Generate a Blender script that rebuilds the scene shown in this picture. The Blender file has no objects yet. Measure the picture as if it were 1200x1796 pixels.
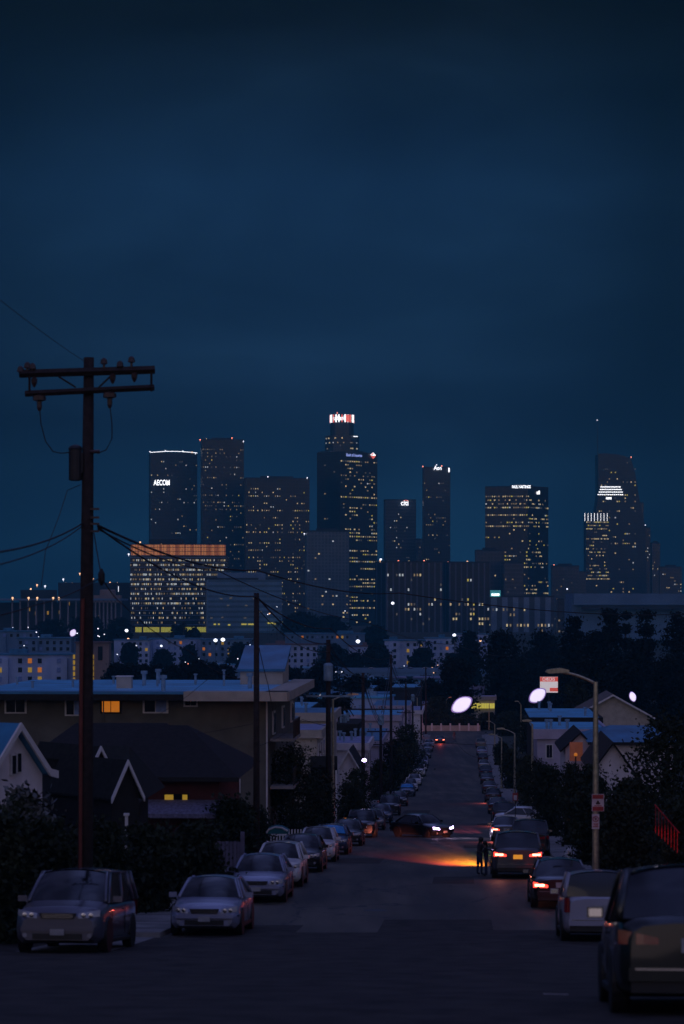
import bpy, math, random
import numpy as np
from mathutils import Vector, Matrix
random.seed(7); rng = np.random.default_rng(7)
S = bpy.context.scene
COL = S.collection
F = 4250.0; HZ = 1060.0     # focal length in photo pixels, eye level row
# ------------------------------------------------------------------ camera
cd = bpy.data.cameras.new('camera'); cam = bpy.data.objects.new('camera', cd); COL.objects.link(cam)
cam.location = (0, 0, 0); cam.rotation_euler = (math.radians(90), 0, 0)
cd.sensor_fit = 'HORIZONTAL'; cd.sensor_width = 24; cd.lens = 24*F/1200; cd.shift_y = (HZ-898)/1200.0
cd.clip_start = .5; cd.clip_end = 20000
cd.dof.use_dof = True; cd.dof.focus_distance = 500; cd.dof.aperture_fstop = 2.2
S.camera = cam
# ------------------------------------------------------------------ sky
w = bpy.data.worlds.new('World'); S.world = w; w.use_nodes = True
nt = w.node_tree; N = nt.nodes; L = nt.links; N.clear()
def nd(tree, t, **k):
    n = tree.nodes.new(t)
    for a, b in k.items(): setattr(n, a, b)
    return n
def ma(tree, op, a, b=None, c=None, clamp=False):
    n = tree.nodes.new('ShaderNodeMath'); n.operation = op; n.use_clamp = clamp
    for i, v in enumerate((a, b, c)):
        if v is None: continue
        if isinstance(v, (int, float)): n.inputs[i].default_value = v
        else: tree.links.new(v, n.inputs[i])
    return n.outputs[0]
def mixc(tree, f, a, b, mode='MIX'):
    n = tree.nodes.new('ShaderNodeMix'); n.data_type = 'RGBA'; n.blend_type = mode
    for i, v in ((0, f), (6, a), (7, b)):
        if isinstance(v, (int, float)): n.inputs[i].default_value = v
        elif isinstance(v, tuple): n.inputs[i].default_value = (*v, 1)
        else: tree.links.new(v, n.inputs[i])
    return n.outputs[2]
def ramp(tree, f, pts):
    n = tree.nodes.new('ShaderNodeValToRGB'); e = n.color_ramp.elements
    while len(e) < len(pts): e.new(.5)
    for el, (p, c) in zip(e, pts): el.position = p; el.color = (*c, 1)
    tree.links.new(f, n.inputs[0]); return n.outputs[0]
tc = nd(nt, 'ShaderNodeTexCoord'); sp = nd(nt, 'ShaderNodeSeparateXYZ'); L.new(tc.outputs['Generated'], sp.inputs[0])
x_, y_, z_ = sp.outputs
front = ramp(nt, ma(nt, 'MULTIPLY', z_, 2.0), [(0, (.0085, .047, .110)), (.06, (.0075, .038, .092)), (.15, (.0076, .0240, .062)), (.24, (.0078, .0270, .070)), (.34, (.0088, .0330, .088)),
      (.41, (.0054, .0170, .043)), (.47, (.0034, .0070, .0150)), (.51, (.0022, .0045, .008)), (.62, (.030, .045, .12)), (.80, (.14, .175, .50))])
mp = nd(nt, 'ShaderNodeMapping'); L.new(tc.outputs['Generated'], mp.inputs[0])
mp.inputs['Rotation'].default_value = (0, math.radians(-32), 0); mp.inputs['Scale'].default_value = (5, 5, 15)
nz = nd(nt, 'ShaderNodeTexNoise'); nz.inputs['Scale'].default_value = 1.0; nz.inputs['Detail'].default_value = 6; nz.inputs['Distortion'].default_value = .5; L.new(mp.outputs[0], nz.inputs[0])
cl = ramp(nt, nz.outputs[0], [(.3, (.62, .62, .66)), (.5, (.95, .95, .95)), (.68, (1.5, 1.5, 1.42))])
front = mixc(nt, 1.0, front, cl, 'MULTIPLY')
side = ma(nt, 'MULTIPLY', ma(nt, 'ABSOLUTE', ma(nt, 'ADD', x_, .02)), 1.0)
front = mixc(nt, 1.0, front, ramp(nt, side, [(0, (1.12, 1.12, 1.12)), (.07, (.98, .98, .98)), (.115, (.72, .70, .70)), (.15, (.42, .38, .38))]), 'MULTIPLY')  # lens vignette put into the sky colour as darker sides
back = ramp(nt, ma(nt, 'MULTIPLY', z_, 1.0), [(0, (2.2, 1.2, .22)), (.018, (1.6, .8, .18)), (.04, (.40, .27, .22)), (.12, (.42, .34, .40)), (.25, (.24, .22, .32)), (.5, (.15, .16, .34)), (.9, (.14, .175, .50))])
bf = ma(nt, 'MULTIPLY', ma(nt, 'SUBTRACT', -.0, y_), 1.6, clamp=True)
allc = mixc(nt, bf, front, back)
bg = nd(nt, 'ShaderNodeBackground'); L.new(allc, bg.inputs[0]); bg.inputs[1].default_value = 1.0
wo = nd(nt, 'ShaderNodeOutputWorld'); L.new(bg.outputs[0], wo.inputs[0])
# afterglow of the sun just gone, behind the camera
sl = bpy.data.lights.new('sun', 'SUN'); sl.energy = .03; sl.angle = math.radians(25); sl.color = (1, .8, .7)
so = bpy.data.objects.new('sun', sl); COL.objects.link(so); so.rotation_euler = (math.radians(78), 0, math.radians(-20))
S.view_settings.view_transform = 'Standard'; S.view_settings.look = 'None'; S.view_settings.exposure = 0; S.view_settings.gamma = 1
S.cycles.max_bounces = 5; S.cycles.volume_bounces = 0; S.cycles.use_light_tree = True
S.cycles.use_denoising = True; S.cycles.sample_clamp_indirect = 2

# ------------------------------------------------------------------ terrain profile
KY = [-300, 0, 25, 49, 63, 92, 149, 173, 236, 318, 386, 446, 520, 700, 1000, 1350, 1520, 1720, 2000, 2600, 5200]
KD = [-20, 1.6, 4.4, 7.15, 8.5, 10.3, 14.4, 16.0, 19.7, 23.6, 25.4, 26.2, 27.4, 30, 33, 34, 30, 20, 24, 24, 24]
def _tan():
    d = [(KD[i+1]-KD[i])/(KY[i+1]-KY[i]) for i in range(len(KY)-1)]
    m = [d[0]]
    for i in range(1, len(d)): m.append(0 if d[i-1]*d[i] <= 0 else 2*d[i-1]*d[i]/(d[i-1]+d[i]))
    return m+[d[-1]]
KM = _tan()
def Dc(y):
    y = min(max(y, KY[0]), KY[-1]-.001)
    i = max(k for k in range(len(KY)-1) if KY[k] <= y); h = KY[i+1]-KY[i]; t = (y-KY[i])/h
    return ((2*t**3-3*t*t+1)*KD[i]+(t**3-2*t*t+t)*h*KM[i]+(-2*t**3+3*t*t)*KD[i+1]+(t**3-t*t)*h*KM[i+1])
YS = sorted(set([-300, -200, -100, -50, -25] + [float(v) for v in range(0, 530, 4)] + [float(v) for v in range(540, 1000, 20)] + [float(v) for v in range(1000, 2100, 50)] + [2300, 2600, 3200, 4000, 5200]))
def D(y):   # piecewise linear through the same rows as the ground sheets
    import bisect
    i = min(max(bisect.bisect_right(YS, y)-1, 0), len(YS)-2); a, b = YS[i], YS[i+1]
    t = (y-a)/(b-a); return Dc(a)*(1-t)+Dc(b)*t
def cx(y): return -2.05+.0506*y
def lat(u, y):     # the bank on the right and the small rise on the left
    def ss(v, a, b):
        t = min(max((v-a)/(b-a), 0), 1); return t*t*(3-2*t)
    f = 1-ss(y, 240, 330)
    return f*(ss(u, 9.2, 17)*2.6 - .0*u) + f*ss(-u, 9, 16)*.5*ss(y, 62, 80)
def gz(x, y): return -D(y)+lat(x-cx(y), y)
def PX(px, Y): return (px-600)/F*Y
def PZ(py, Y): return (HZ-py)/F*Y
def Yof(py):   # distance of the road surface seen at row py
    a, b = 20.0, 520.0
    for _ in range(50):
        m = (a+b)/2
        if HZ+F*D(m)/m > py: a = m
        else: b = m
    return a
TH = -math.atan(.0506)

# ------------------------------------------------------------------ materials
MATS = {}
def mat(name, col, rough=.7, metal=0, noise=.25, scale=3.0, emit=None, es=1.0, coat=0, spec=.4, sample=False, detail=3):
    if name in MATS: return MATS[name]
    m = bpy.data.materials.new(name); m.use_nodes = True; t = m.node_tree; b = t.nodes['Principled BSDF']
    b.inputs['Roughness'].default_value = rough; b.inputs['Metallic'].default_value = metal
    b.inputs['Coat Weight'].default_value = coat; b.inputs['Specular IOR Level'].default_value = spec
    tcn = nd(t, 'ShaderNodeTexCoord'); n = nd(t, 'ShaderNodeTexNoise'); n.inputs['Scale'].default_value = scale; n.inputs['Detail'].default_value = detail
    t.links.new(tcn.outputs['Object'], n.inputs[0])
    lo = tuple(max(0, c*(1-noise)) for c in col); hi = tuple(c*(1+noise) for c in col)
    r = ramp(t, n.outputs[0], [(.3, lo), (.7, hi)])
    t.links.new(r, b.inputs['Base Color'])
    if emit:
        b.inputs['Emission Color'].default_value = (*emit, 1); b.inputs['Emission Strength'].default_value = es
        m.cycles.emission_sampling = 'AUTO' if sample else 'NONE'
    MATS[name] = m; return m
def facade(name, col, line, fh=4.0, bay=3.0, hw=.35, vw=.3, vcol=None, rough=.35):
    if name in MATS: return MATS[name]
    m = bpy.data.materials.new(name); m.use_nodes = True; t = m.node_tree; b = t.nodes['Principled BSDF']; b.inputs['Roughness'].default_value = rough
    tcn = nd(t, 'ShaderNodeTexCoord'); s = nd(t, 'ShaderNodeSeparateXYZ'); t.links.new(tcn.outputs['Object'], s.inputs[0])
    fz = ma(t, 'FRACT', ma(t, 'DIVIDE', s.outputs[2], fh)); h = ma(t, 'LESS_THAN', fz, hw)
    fx = ma(t, 'FRACT', ma(t, 'DIVIDE', ma(t, 'ADD', s.outputs[0], s.outputs[1]), bay)); v = ma(t, 'LESS_THAN', fx, vw)
    n = nd(t, 'ShaderNodeTexNoise'); n.inputs['Scale'].default_value = .08; n.inputs['Detail'].default_value = 5; t.links.new(tcn.outputs['Object'], n.inputs[0])
    c = mixc(t, h, col, line); c = mixc(t, v, c, vcol or line)
    c = mixc(t, 1.0, c, ramp(t, n.outputs[0], [(.3, (.75, .75, .75)), (.7, (1.2, 1.2, 1.2))]), 'MULTIPLY')
    t.links.new(c, b.inputs['Base Color']); MATS[name] = m; return m
M = dict(
 asphalt=None,
 concrete=mat('concrete', (.23, .22, .21), .85, scale=1.2),
 kerb=mat('kerb_concrete', (.25, .24, .23), .85, scale=2),
 soil=mat('soil', (.035, .04, .028), .95, scale=.4, noise=.5),
 wood=mat('pole_wood', (.028, .019, .018), .9, scale=6, noise=.4),
 steel=mat('galvanised_steel', (.50, .46, .34), .30, .8, scale=8),
 darksteel=mat('dark_steel', (.03, .03, .035), .5, .4),
 grey=mat('transformer_grey', (.20, .32, .42), .5, .2),
 wire=mat('wire', (.012, .012, .014), .6),
 insul=mat('insulator', (.05, .03, .03), .3),
 leaf=mat('leaf_dark', (.022, .030, .018), .7, scale=1.1, noise=.6, spec=.15),
 leafo=mat('leaf_olive', (.040, .045, .022), .7, scale=1.1, noise=.6, spec=.15),
 leafp=mat('leaf_pale', (.11, .12, .12), .6, scale=2, noise=.5),
 leafb=mat('leaf_far', (.011, .016, .014), .8, scale=.15, noise=.5, spec=.1),
 bark=mat('bark', (.05, .04, .03), .9),
 glass=mat('car_glass', (.008, .009, .013), .08, spec=.6, noise=.1),
 pane=mat('dark_pane', (.012, .014, .02), .12, spec=.6, noise=.1),
 tyre=mat('tyre_rubber', (.012, .012, .013), .8),
 rim=mat('wheel_alloy', (.35, .35, .36), .3, .9),
 lens=mat('headlight_lens', (.30, .30, .34), .12, .2, coat=1),
 redlens=mat('tail_lens', (.22, .008, .01), .15, coat=1),
 redlit=mat('tail_lens_lit', (.4, .02, .02), .3, emit=(1, .045, .03), es=3.5, sample=False),
 redhot=mat('brake_bulb_lit', (.6, .2, .1), .3, emit=(1, .50, .28), es=4.5),
 white_hl=mat('headlight_lit', (.9, .85, 1), .3, emit=(.66, .50, 1), es=14),
 black=mat('black_trim', (.012, .012, .013), .5),
 chrome=mat('chrome', (.5, .5, .52), .15, 1, noise=.05),
 plate=mat('licence_plate', (.3, .3, .32), .5),
 plate_lit=mat('licence_plate_lit', (.5, .3, .1), .5, emit=(1, .36, .02), es=.6),
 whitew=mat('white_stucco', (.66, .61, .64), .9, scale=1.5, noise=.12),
 cream=mat('cream_stucco', (.42, .38, .32), .9, scale=1.5, noise=.14),
 olive=mat('olive_stucco', (.115, .112, .098), .95, scale=.9, noise=.22),
 mauve=mat('mauve_stucco', (.40, .36, .46), .9, scale=1, noise=.12),
 redw=mat('red_stucco', (.09, .028, .03), .9, scale=1.5, noise=.2),
 darkw=mat('dark_siding', (.016, .016, .016), .9),
 trim=mat('white_trim', (.62, .60, .60), .7, noise=.08),
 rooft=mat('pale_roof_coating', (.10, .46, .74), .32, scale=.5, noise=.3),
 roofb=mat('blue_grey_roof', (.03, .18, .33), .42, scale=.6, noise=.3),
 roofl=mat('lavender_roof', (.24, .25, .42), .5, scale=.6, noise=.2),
 shingle=mat('dark_shingle', (.012, .011, .012), .95, scale=5, noise=.4),
 shingleg=mat('green_black_shingle', (.012, .014, .012), .95, scale=5, noise=.4),
 shinglet=mat('tan_shingle', (.15, .12, .10), .9, scale=3, noise=.2),
 porch=mat('porch_roofing', (.16, .15, .22), .9, scale=9, noise=.4),
 fence=mat('grey_violet_fence', (.11, .10, .15), .8),
 amber=mat('window_amber', (.3, .15, .05), .5, emit=(1, .28, .02), es=.36),
 yellow=mat('window_yellow', (.3, .2, .05), .5, emit=(.85, .50, .05), es=.3),
 curtain=mat('window_curtain', (.18, .28, .55), .6),
 wlit1=mat('office_light_warm', (.1, .1, .1), .5, emit=(1, .80, .42), es=.66),
 wlit2=mat('office_light_dim', (.1, .1, .1), .5, emit=(.85, .62, .30), es=.28),
 wlit3=mat('office_light_white', (.1, .1, .1), .5, emit=(.85, .95, 1), es=.6),
 wlit4=mat('office_light_faint', (.1, .1, .1), .5, emit=(.6, .55, .45), es=.11),
 wlit5=mat('office_light_yellow', (.1, .1, .1), .5, emit=(1, .85, .12), es=.5),
 sign=mat('sign_white_lit', (.8, .8, .8), .5, emit=(.92, .95, 1), es=2.6),
 signr=mat('sign_red_lit', (.6, .1, .1), .5, emit=(1, .18, .14), es=1.3),
 signb=mat('sign_blue_lit', (.2, .3, .7), .5, emit=(.35, .45, .95), es=.9),
 teal=mat('sign_teal_lit', (.1, .5, .5), .5, emit=(.1, .55, .6), es=.3),
 crown=mat('crown_orange_lit', (.3, .15, .08), .6, emit=(1, .36, .13), es=.42),
 crown2=mat('crown_orange_dim', (.3, .15, .08), .6, emit=(1, .30, .11), es=.24),
 lobby=mat('lobby_yellow_lit', (.3, .3, .1), .6, emit=(.80, .75, .10), es=.38),
 flood=mat('floodlight_lit', (.9, .85, 1), .5, emit=(.86, .76, 1), es=1.1),
 lampw=mat('lamp_white_lit', (.9, .9, 1), .5, emit=(.8, .87, 1), es=2.2),
 lampo=mat('lamp_orange_lit', (.9, .7, .5), .5, emit=(1, .55, .28), es=2),
 lampr=mat('beacon_red_lit', (.8, .2, .1), .5, emit=(1, .3, .2), es=3),
 skin=mat('skin', (.10, .06, .045), .6), hair=mat('hair', (.01, .008, .008), .6),
 shirt=mat('shirt', (.03, .025, .03), .9), jeans=mat('jeans', (.025, .035, .075), .9),
 signw=mat('sign_plate_white', (.45, .42, .45), .6), signred=mat('sign_plate_red', (.25, .03, .03), .6),
 stepc=mat('stair_concrete', (.20, .14, .12), .9), redrail=mat('red_rail', (.45, .02, .03), .3, .3),
 terracotta=mat('red_roof_tile', (.14, .10, .11), .9, scale=.3),
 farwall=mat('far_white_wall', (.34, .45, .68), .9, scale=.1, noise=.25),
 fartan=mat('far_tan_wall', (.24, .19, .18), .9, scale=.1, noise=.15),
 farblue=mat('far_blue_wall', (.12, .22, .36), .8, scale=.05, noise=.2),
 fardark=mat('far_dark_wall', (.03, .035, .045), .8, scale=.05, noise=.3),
 hatel=mat('teal_canvas', (.02, .14, .16), .8),
)
def asphalt():
    m = bpy.data.materials.new('asphalt'); m.use_nodes = True; t = m.node_tree; b = t.nodes['Principled BSDF']
    g = nd(t, 'ShaderNodeNewGeometry'); mpn = nd(t, 'ShaderNodeMapping'); t.links.new(g.outputs['Position'], mpn.inputs[0])
    mpn.inputs['Scale'].default_value = (.25, .05, .1)
    n1 = nd(t, 'ShaderNodeTexNoise'); n1.inputs['Scale'].default_value = 1; n1.inputs['Detail'].default_value = 5; t.links.new(mpn.outputs[0], n1.inputs[0])
    n2 = nd(t, 'ShaderNodeTexNoise'); n2.inputs['Scale'].default_value = 9; n2.inputs['Detail'].default_value = 6; t.links.new(g.outputs['Position'], n2.inputs[0])
    mp3 = nd(t, 'ShaderNodeMapping'); t.links.new(g.outputs['Position'], mp3.inputs[0]); mp3.inputs['Scale'].default_value = (1.1, .02, 1); mp3.inputs['Rotation'].default_value = (0, 0, math.atan(.0506))
    n3 = nd(t, 'ShaderNodeTexNoise'); n3.inputs['Scale'].default_value = 1; n3.inputs['Detail'].default_value = 3; t.links.new(mp3.outputs[0], n3.inputs[0])
    c = ramp(t, n1.outputs[0], [(.34, (.030, .025, .020)), (.48, (.062, .051, .038)), (.62, (.105, .087, .062)), (.7, (.14, .115, .08))])
    c = mixc(t, 1.0, c, ramp(t, n2.outputs[0], [(.25, (.7, .7, .7)), (.75, (1.25, 1.25, 1.25))]), 'MULTIPLY')
    c = mixc(t, 1.0, c, ramp(t, n3.outputs[0], [(.35, (.62, .62, .62)), (.62, (1.18, 1.18, 1.18))]), 'MULTIPLY')
    # sealed cracks
    v = nd(t, 'ShaderNodeTexVoronoi'); v.feature = 'DISTANCE_TO_EDGE'; v.inputs['Scale'].default_value = .33
    wp = nd(t, 'ShaderNodeMapping'); t.links.new(g.outputs['Position'], wp.inputs[0]); wp.inputs['Scale'].default_value = (1, .35, 1)
    nn = nd(t, 'ShaderNodeTexNoise'); nn.inputs['Scale'].default_value = .8; t.links.new(g.outputs['Position'], nn.inputs[0])
    va = nd(t, 'ShaderNodeVectorMath'); va.operation = 'ADD'; t.links.new(wp.outputs[0], va.inputs[0]); t.links.new(nn.outputs[1], va.inputs[1]); t.links.new(va.outputs[0], v.inputs[0])
    c = mixc(t, ma(t, 'LESS_THAN', v.outputs[0], .012), c, (.02, .02, .022))
    t.links.new(c, b.inputs['Base Color'])
    t.links.new(ma(t, 'MULTIPLY_ADD', n2.outputs[0], .3, .45), b.inputs['Roughness']); b.inputs['Specular IOR Level'].default_value = .22
    bu = nd(t, 'ShaderNodeBump'); bu.inputs['Strength'].default_value = .35; bu.inputs['Distance'].default_value = .02; t.links.new(n2.outputs[0], bu.inputs['Height']); t.links.new(bu.outputs[0], b.inputs['Normal'])
    return m
M['asphalt'] = asphalt()

# ------------------------------------------------------------------ mesh helpers
class MB:
    def __init__(s): s.v = []; s.f = []; s.m = []; s.ms = []
    def mi(s, m):
        if m not in s.ms: s.ms.append(m)
        return s.ms.index(m)
    def add(s, vs, fs, m):
        o = len(s.v); s.v += [tuple(v) for v in vs]; k = s.mi(m)
        for f in fs: s.f.append([o+i for i in f]); s.m.append(k)
        return s
    def box(s, c, d, m, rz=0, rx=0, ry=0):
        R = Matrix.Rotation(rz, 3, 'Z') @ Matrix.Rotation(rx, 3, 'X') @ Matrix.Rotation(ry, 3, 'Y'); vs = []
        for i in (-1, 1):
            for j in (-1, 1):
                for k in (-1, 1): vs.append(Vector(c)+R @ Vector((i*d[0]/2, j*d[1]/2, k*d[2]/2)))
        return s.add(vs, [(0, 1, 3, 2), (4, 6, 7, 5), (0, 4, 5, 1), (2, 3, 7, 6), (0, 2, 6, 4), (1, 5, 7, 3)], m)
    def prism(s, pts, z0, z1, m, top=None):   # pts counter-clockwise in plan
        n = len(pts); vs = [(p[0], p[1], z0) for p in pts]+[(p[0], p[1], z1) for p in pts]
        s.add(vs, [(i, (i+1) % n, n+(i+1) % n, n+i) for i in range(n)], m)
        s.add([(p[0], p[1], z1) for p in pts], [tuple(range(n))], top or m)
        return s
    def extr(s, pts, axis, a, b, m):   # polygon in the other two axes, extruded along axis
        def P(p, t): return (t, p[0], p[1]) if axis == 0 else (p[0], t, p[1])
        n = len(pts); vs = [P(p, a) for p in pts]+[P(p, b) for p in pts]
        return s.add(vs, [(i, (i+1) % n, n+(i+1) % n, n+i) for i in range(n)]+[tuple(range(n))[::-1], tuple(range(n, 2*n))], m)
    def tube(s, pts, r, m, n=6, r2=None):
        pts = [Vector(p) for p in pts]; k = len(pts); r2 = r if r2 is None else r2; vs = []
        for i, p in enumerate(pts):
            d = (pts[min(i+1, k-1)]-pts[max(i-1, 0)]).normalized()
            a = Vector((0, 0, 1)) if abs(d.z) < .9 else Vector((1, 0, 0)); u = d.cross(a).normalized(); v = d.cross(u)
            rr = r+(r2-r)*i/(k-1)
            vs += [p+rr*(math.cos(2*math.pi*j/n)*u+math.sin(2*math.pi*j/n)*v) for j in range(n)]
        fs = [(i*n+j, i*n+(j+1) % n, (i+1)*n+(j+1) % n, (i+1)*n+j) for i in range(k-1) for j in range(n)]
        fs += [tuple(range(n))[::-1], tuple(range((k-1)*n, k*n))]
        return s.add(vs, fs, m)
    def lathe(s, c, prof, m, n=16, axis='Z'):
        vs = []
        for r, z in prof:
            for j in range(n):
                a = 2*math.pi*j/n; p = (r*math.cos(a), r*math.sin(a), z)
                if axis == 'X': p = (p[2], p[0], p[1])
                if axis == 'Y': p = (p[0], p[2], p[1])
                vs.append((c[0]+p[0], c[1]+p[1], c[2]+p[2]))
        k = len(prof)
        fs = [(i*n+j, i*n+(j+1) % n, (i+1)*n+(j+1) % n, (i+1)*n+j) for i in range(k-1) for j in range(n)]
        fs += [tuple(range(n))[::-1], tuple(range((k-1)*n, k*n))]
        return s.add(vs, fs, m)
    def grid(s, fn, nu, nv, m):
        vs = [fn(i/nu, j/nv) for i in range(nu+1) for j in range(nv+1)]
        return s.add(vs, [(i*(nv+1)+j, (i+1)*(nv+1)+j, (i+1)*(nv+1)+j+1, i*(nv+1)+j+1) for i in range(nu) for j in range(nv)], m)
    def mesh(s, name, smooth=False):
        me = bpy.data.meshes.new(name); me.from_pydata(s.v, [], s.f)
        for m in s.ms: me.materials.append(m)
        me.polygons.foreach_set('material_index', s.m)
        if smooth: me.polygons.foreach_set('use_smooth', [True]*len(s.f))
        me.update(); return me
    def build(s, name, parent=None, loc=None, smooth=False, rz=None):
        o = bpy.data.objects.new(name, s.mesh(name, smooth)); COL.objects.link(o)
        if parent: o.parent = parent
        if loc: o.location = loc
        if rz is not None: o.rotation_euler.z = rz
        return o
def tag(o, label, cat=None, group=None):
    o['label'] = label
    if cat: o['category'] = cat
    if group: o['group'] = group
    return o
def thing(name, label, cat, loc=(0, 0, 0), rz=0, group=None, rx=0):
    o = bpy.data.objects.new(name, None); COL.objects.link(o); o.location = loc; o.rotation_euler = (rx, 0, rz); o.empty_display_size = .5
    return tag(o, label, cat, group)
def child(name, me, parent, loc=(0, 0, 0), rz=0, scale=None):
    o = bpy.data.objects.new(name, me); COL.objects.link(o); o.parent = parent; o.location = loc; o.rotation_euler = (0, 0, rz)
    if scale: o.scale = scale
    return o
def copy_tree(o, parent=None):
    c = o.copy(); COL.objects.link(c); c.parent = parent
    for ch in list(o.children): copy_tree(ch, c)
    return c
def struct(o): o['kind'] = 'structure'; return o
def text(s, size, parent, loc, rot, m, name='sign_lettering', depth=.0, wide=1.0):
    cu = bpy.data.curves.new('t', 'FONT'); cu.body = s; cu.size = size; cu.align_x = 'CENTER'; cu.align_y = 'CENTER'; cu.extrude = depth; cu.offset = size*.02
    to = bpy.data.objects.new('t', cu); COL.objects.link(to)
    me = bpy.data.meshes.new_from_object(to.evaluated_get(bpy.context.evaluated_depsgraph_get())); bpy.data.objects.remove(to)
    me.materials.clear(); me.materials.append(m)
    o = child(name, me, parent, loc); o.rotation_euler = rot; o.scale = (wide, 1, 1); return o

# ------------------------------------------------------------------ ground, road, pavements
def sheet(name, edge, m, y0, y1, dz=0.0, skirt=0):
    mb = MB(); ys = [y for y in YS if y0 <= y <= y1]
    def row(y):
        a, b = edge(y); return [(a, y, -D(y)+dz), (b, y, -D(y)+dz)]
    for y, y2 in zip(ys, ys[1:]):
        p, q = row(y), row(y2); mb.add([p[0], p[1], q[1], q[0]], [(0, 1, 2, 3)], m)
        if skirt:
            for k in (0, 1): mb.add([p[k], q[k], (q[k][0], q[k][1], q[k][2]-skirt), (p[k][0], p[k][1], p[k][2]-skirt)], [(0, 1, 2, 3)], M['kerb'])
    if skirt: p = row(ys[0]); mb.add([p[0], p[1], (p[1][0], p[1][1], p[1][2]-skirt), (p[0][0], p[0][1], p[0][2]-skirt)], [(0, 1, 2, 3)], M['kerb'])
    return struct(mb.build(name))
us = [-1600, -600, -200, -90, -50, -30, -20, -16, -14, -12, -10, -9, -6, 0, 6, 9.2, 11, 12.5, 14, 15.5, 17, 22, 35, 60, 110, 220, 600, 1600]
mb = MB(); vs = []
for y in YS:
    for u in us: x = cx(min(y, 600))+u if abs(u) < 300 else u; vs.append((x, y, -D(y)+lat(u, y)-.006))
nu_ = len(us)
mb.add(vs, [(i*nu_+j, i*nu_+j+1, (i+1)*nu_+j+1, (i+1)*nu_+j) for i in range(len(YS)-1) for j in range(nu_-1)], M['soil'])
struct(mb.build('ground'))
sheet('road', lambda y: (cx(y)-(5.5 if y > 57 else 9.4), cx(y)+6.1), M['asphalt'], -50, 508)
sheet('near_road_shade', lambda y: (cx(y)-(5.3 if y > 57 else 9.2), cx(y)+5.95), mat('shade_and_patch_asphalt', (.040, .034, .029), .75, noise=.55, scale=1.5, spec=.2), -50, 60, dz=.004)  # darker sheet: shade over the near road put into its colour
mb = MB(); rp = random.Random(3)
for u0, y0, wd, ln in ((-4.9, 60, 2.6, 5.5), (-2.3, 60, 2.1, 2.2), (-.2, 60, 3.0, 8.0), (2.8, 60, 2.9, 3.4), (.9, 86, 1.5, 5), (-3.6, 104, 2.0, 7), (2.0, 128, 2.2, 6), (-2.2, 150, 1.4, 12), (3.0, 178, 1.6, 8), (-3.5, 214, 2.4, 10)):
    y = y0
    while y < y0+ln: mb.add([(cx(v)+u0+e, v, -D(v)+.005) for v, e in ((y, 0), (y, wd), (min(y+1, y0+ln), wd), (min(y+1, y0+ln), 0))], [(0, 1, 2, 3)], MATS['shade_and_patch_asphalt']); y += 1
struct(mb.build('asphalt_patches'))
sheet('cross_street', lambda y: (-70, 130), M['asphalt'], 508, 524, dz=.004)
sheet('pavement_left', lambda y: (cx(y)-7.5, cx(y)-5.5), M['concrete'], 60, 504, dz=.13, skirt=.2)
sheet('pavement_right', lambda y: (cx(y)+6.1, cx(y)+8.8), M['concrete'], 8, 504, dz=.13, skirt=.2)
# pavement joints and kerb-side marking
mb = MB()
for k in range(120):
    y = 62+k*3.1
    for a, b in ((-7.5, -5.5), (6.1, 8.8)):
        mb.box((cx(y)+(a+b)/2, y, -D(y)+.133), (b-a-.02, .03, .008), M['darksteel'], TH)
struct(mb.build('pavement_joints'))
sheet('gutter', lambda y: (cx(y)-5.48, cx(y)-4.98), M['concrete'], 68, 504, dz=.005); sheet('gutter', lambda y: (cx(y)+5.6, cx(y)+6.08), M['concrete'], 68, 504, dz=.005)
mb = MB()
for y, u in ((72, -.6), (118, .8), (96, 1.6), (182, -.4), (260, .5)): mb.lathe((cx(y)+u, y, -D(y)+.0), [(.36, .002), (.34, .010)], M['darksteel'], 20)
struct(mb.build('manhole_covers'))
mb = MB()
def mark(px, py, ln, wd, rz):
    Y = Yof(py); mb.box((PX(px, Y), Y, -D(Y)+.010), (ln, wd, .006), M['signw'], rz, rx=-math.atan((D(Y+2)-D(Y))/2))
mark(975, 1745, .34, .05, -.15)
struct(mb.build('road_marking'))
sheet('driveway_apron', lambda y: (cx(y)-7.6, cx(y)-5.6), M['concrete'], 52, 60, dz=.012)

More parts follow.
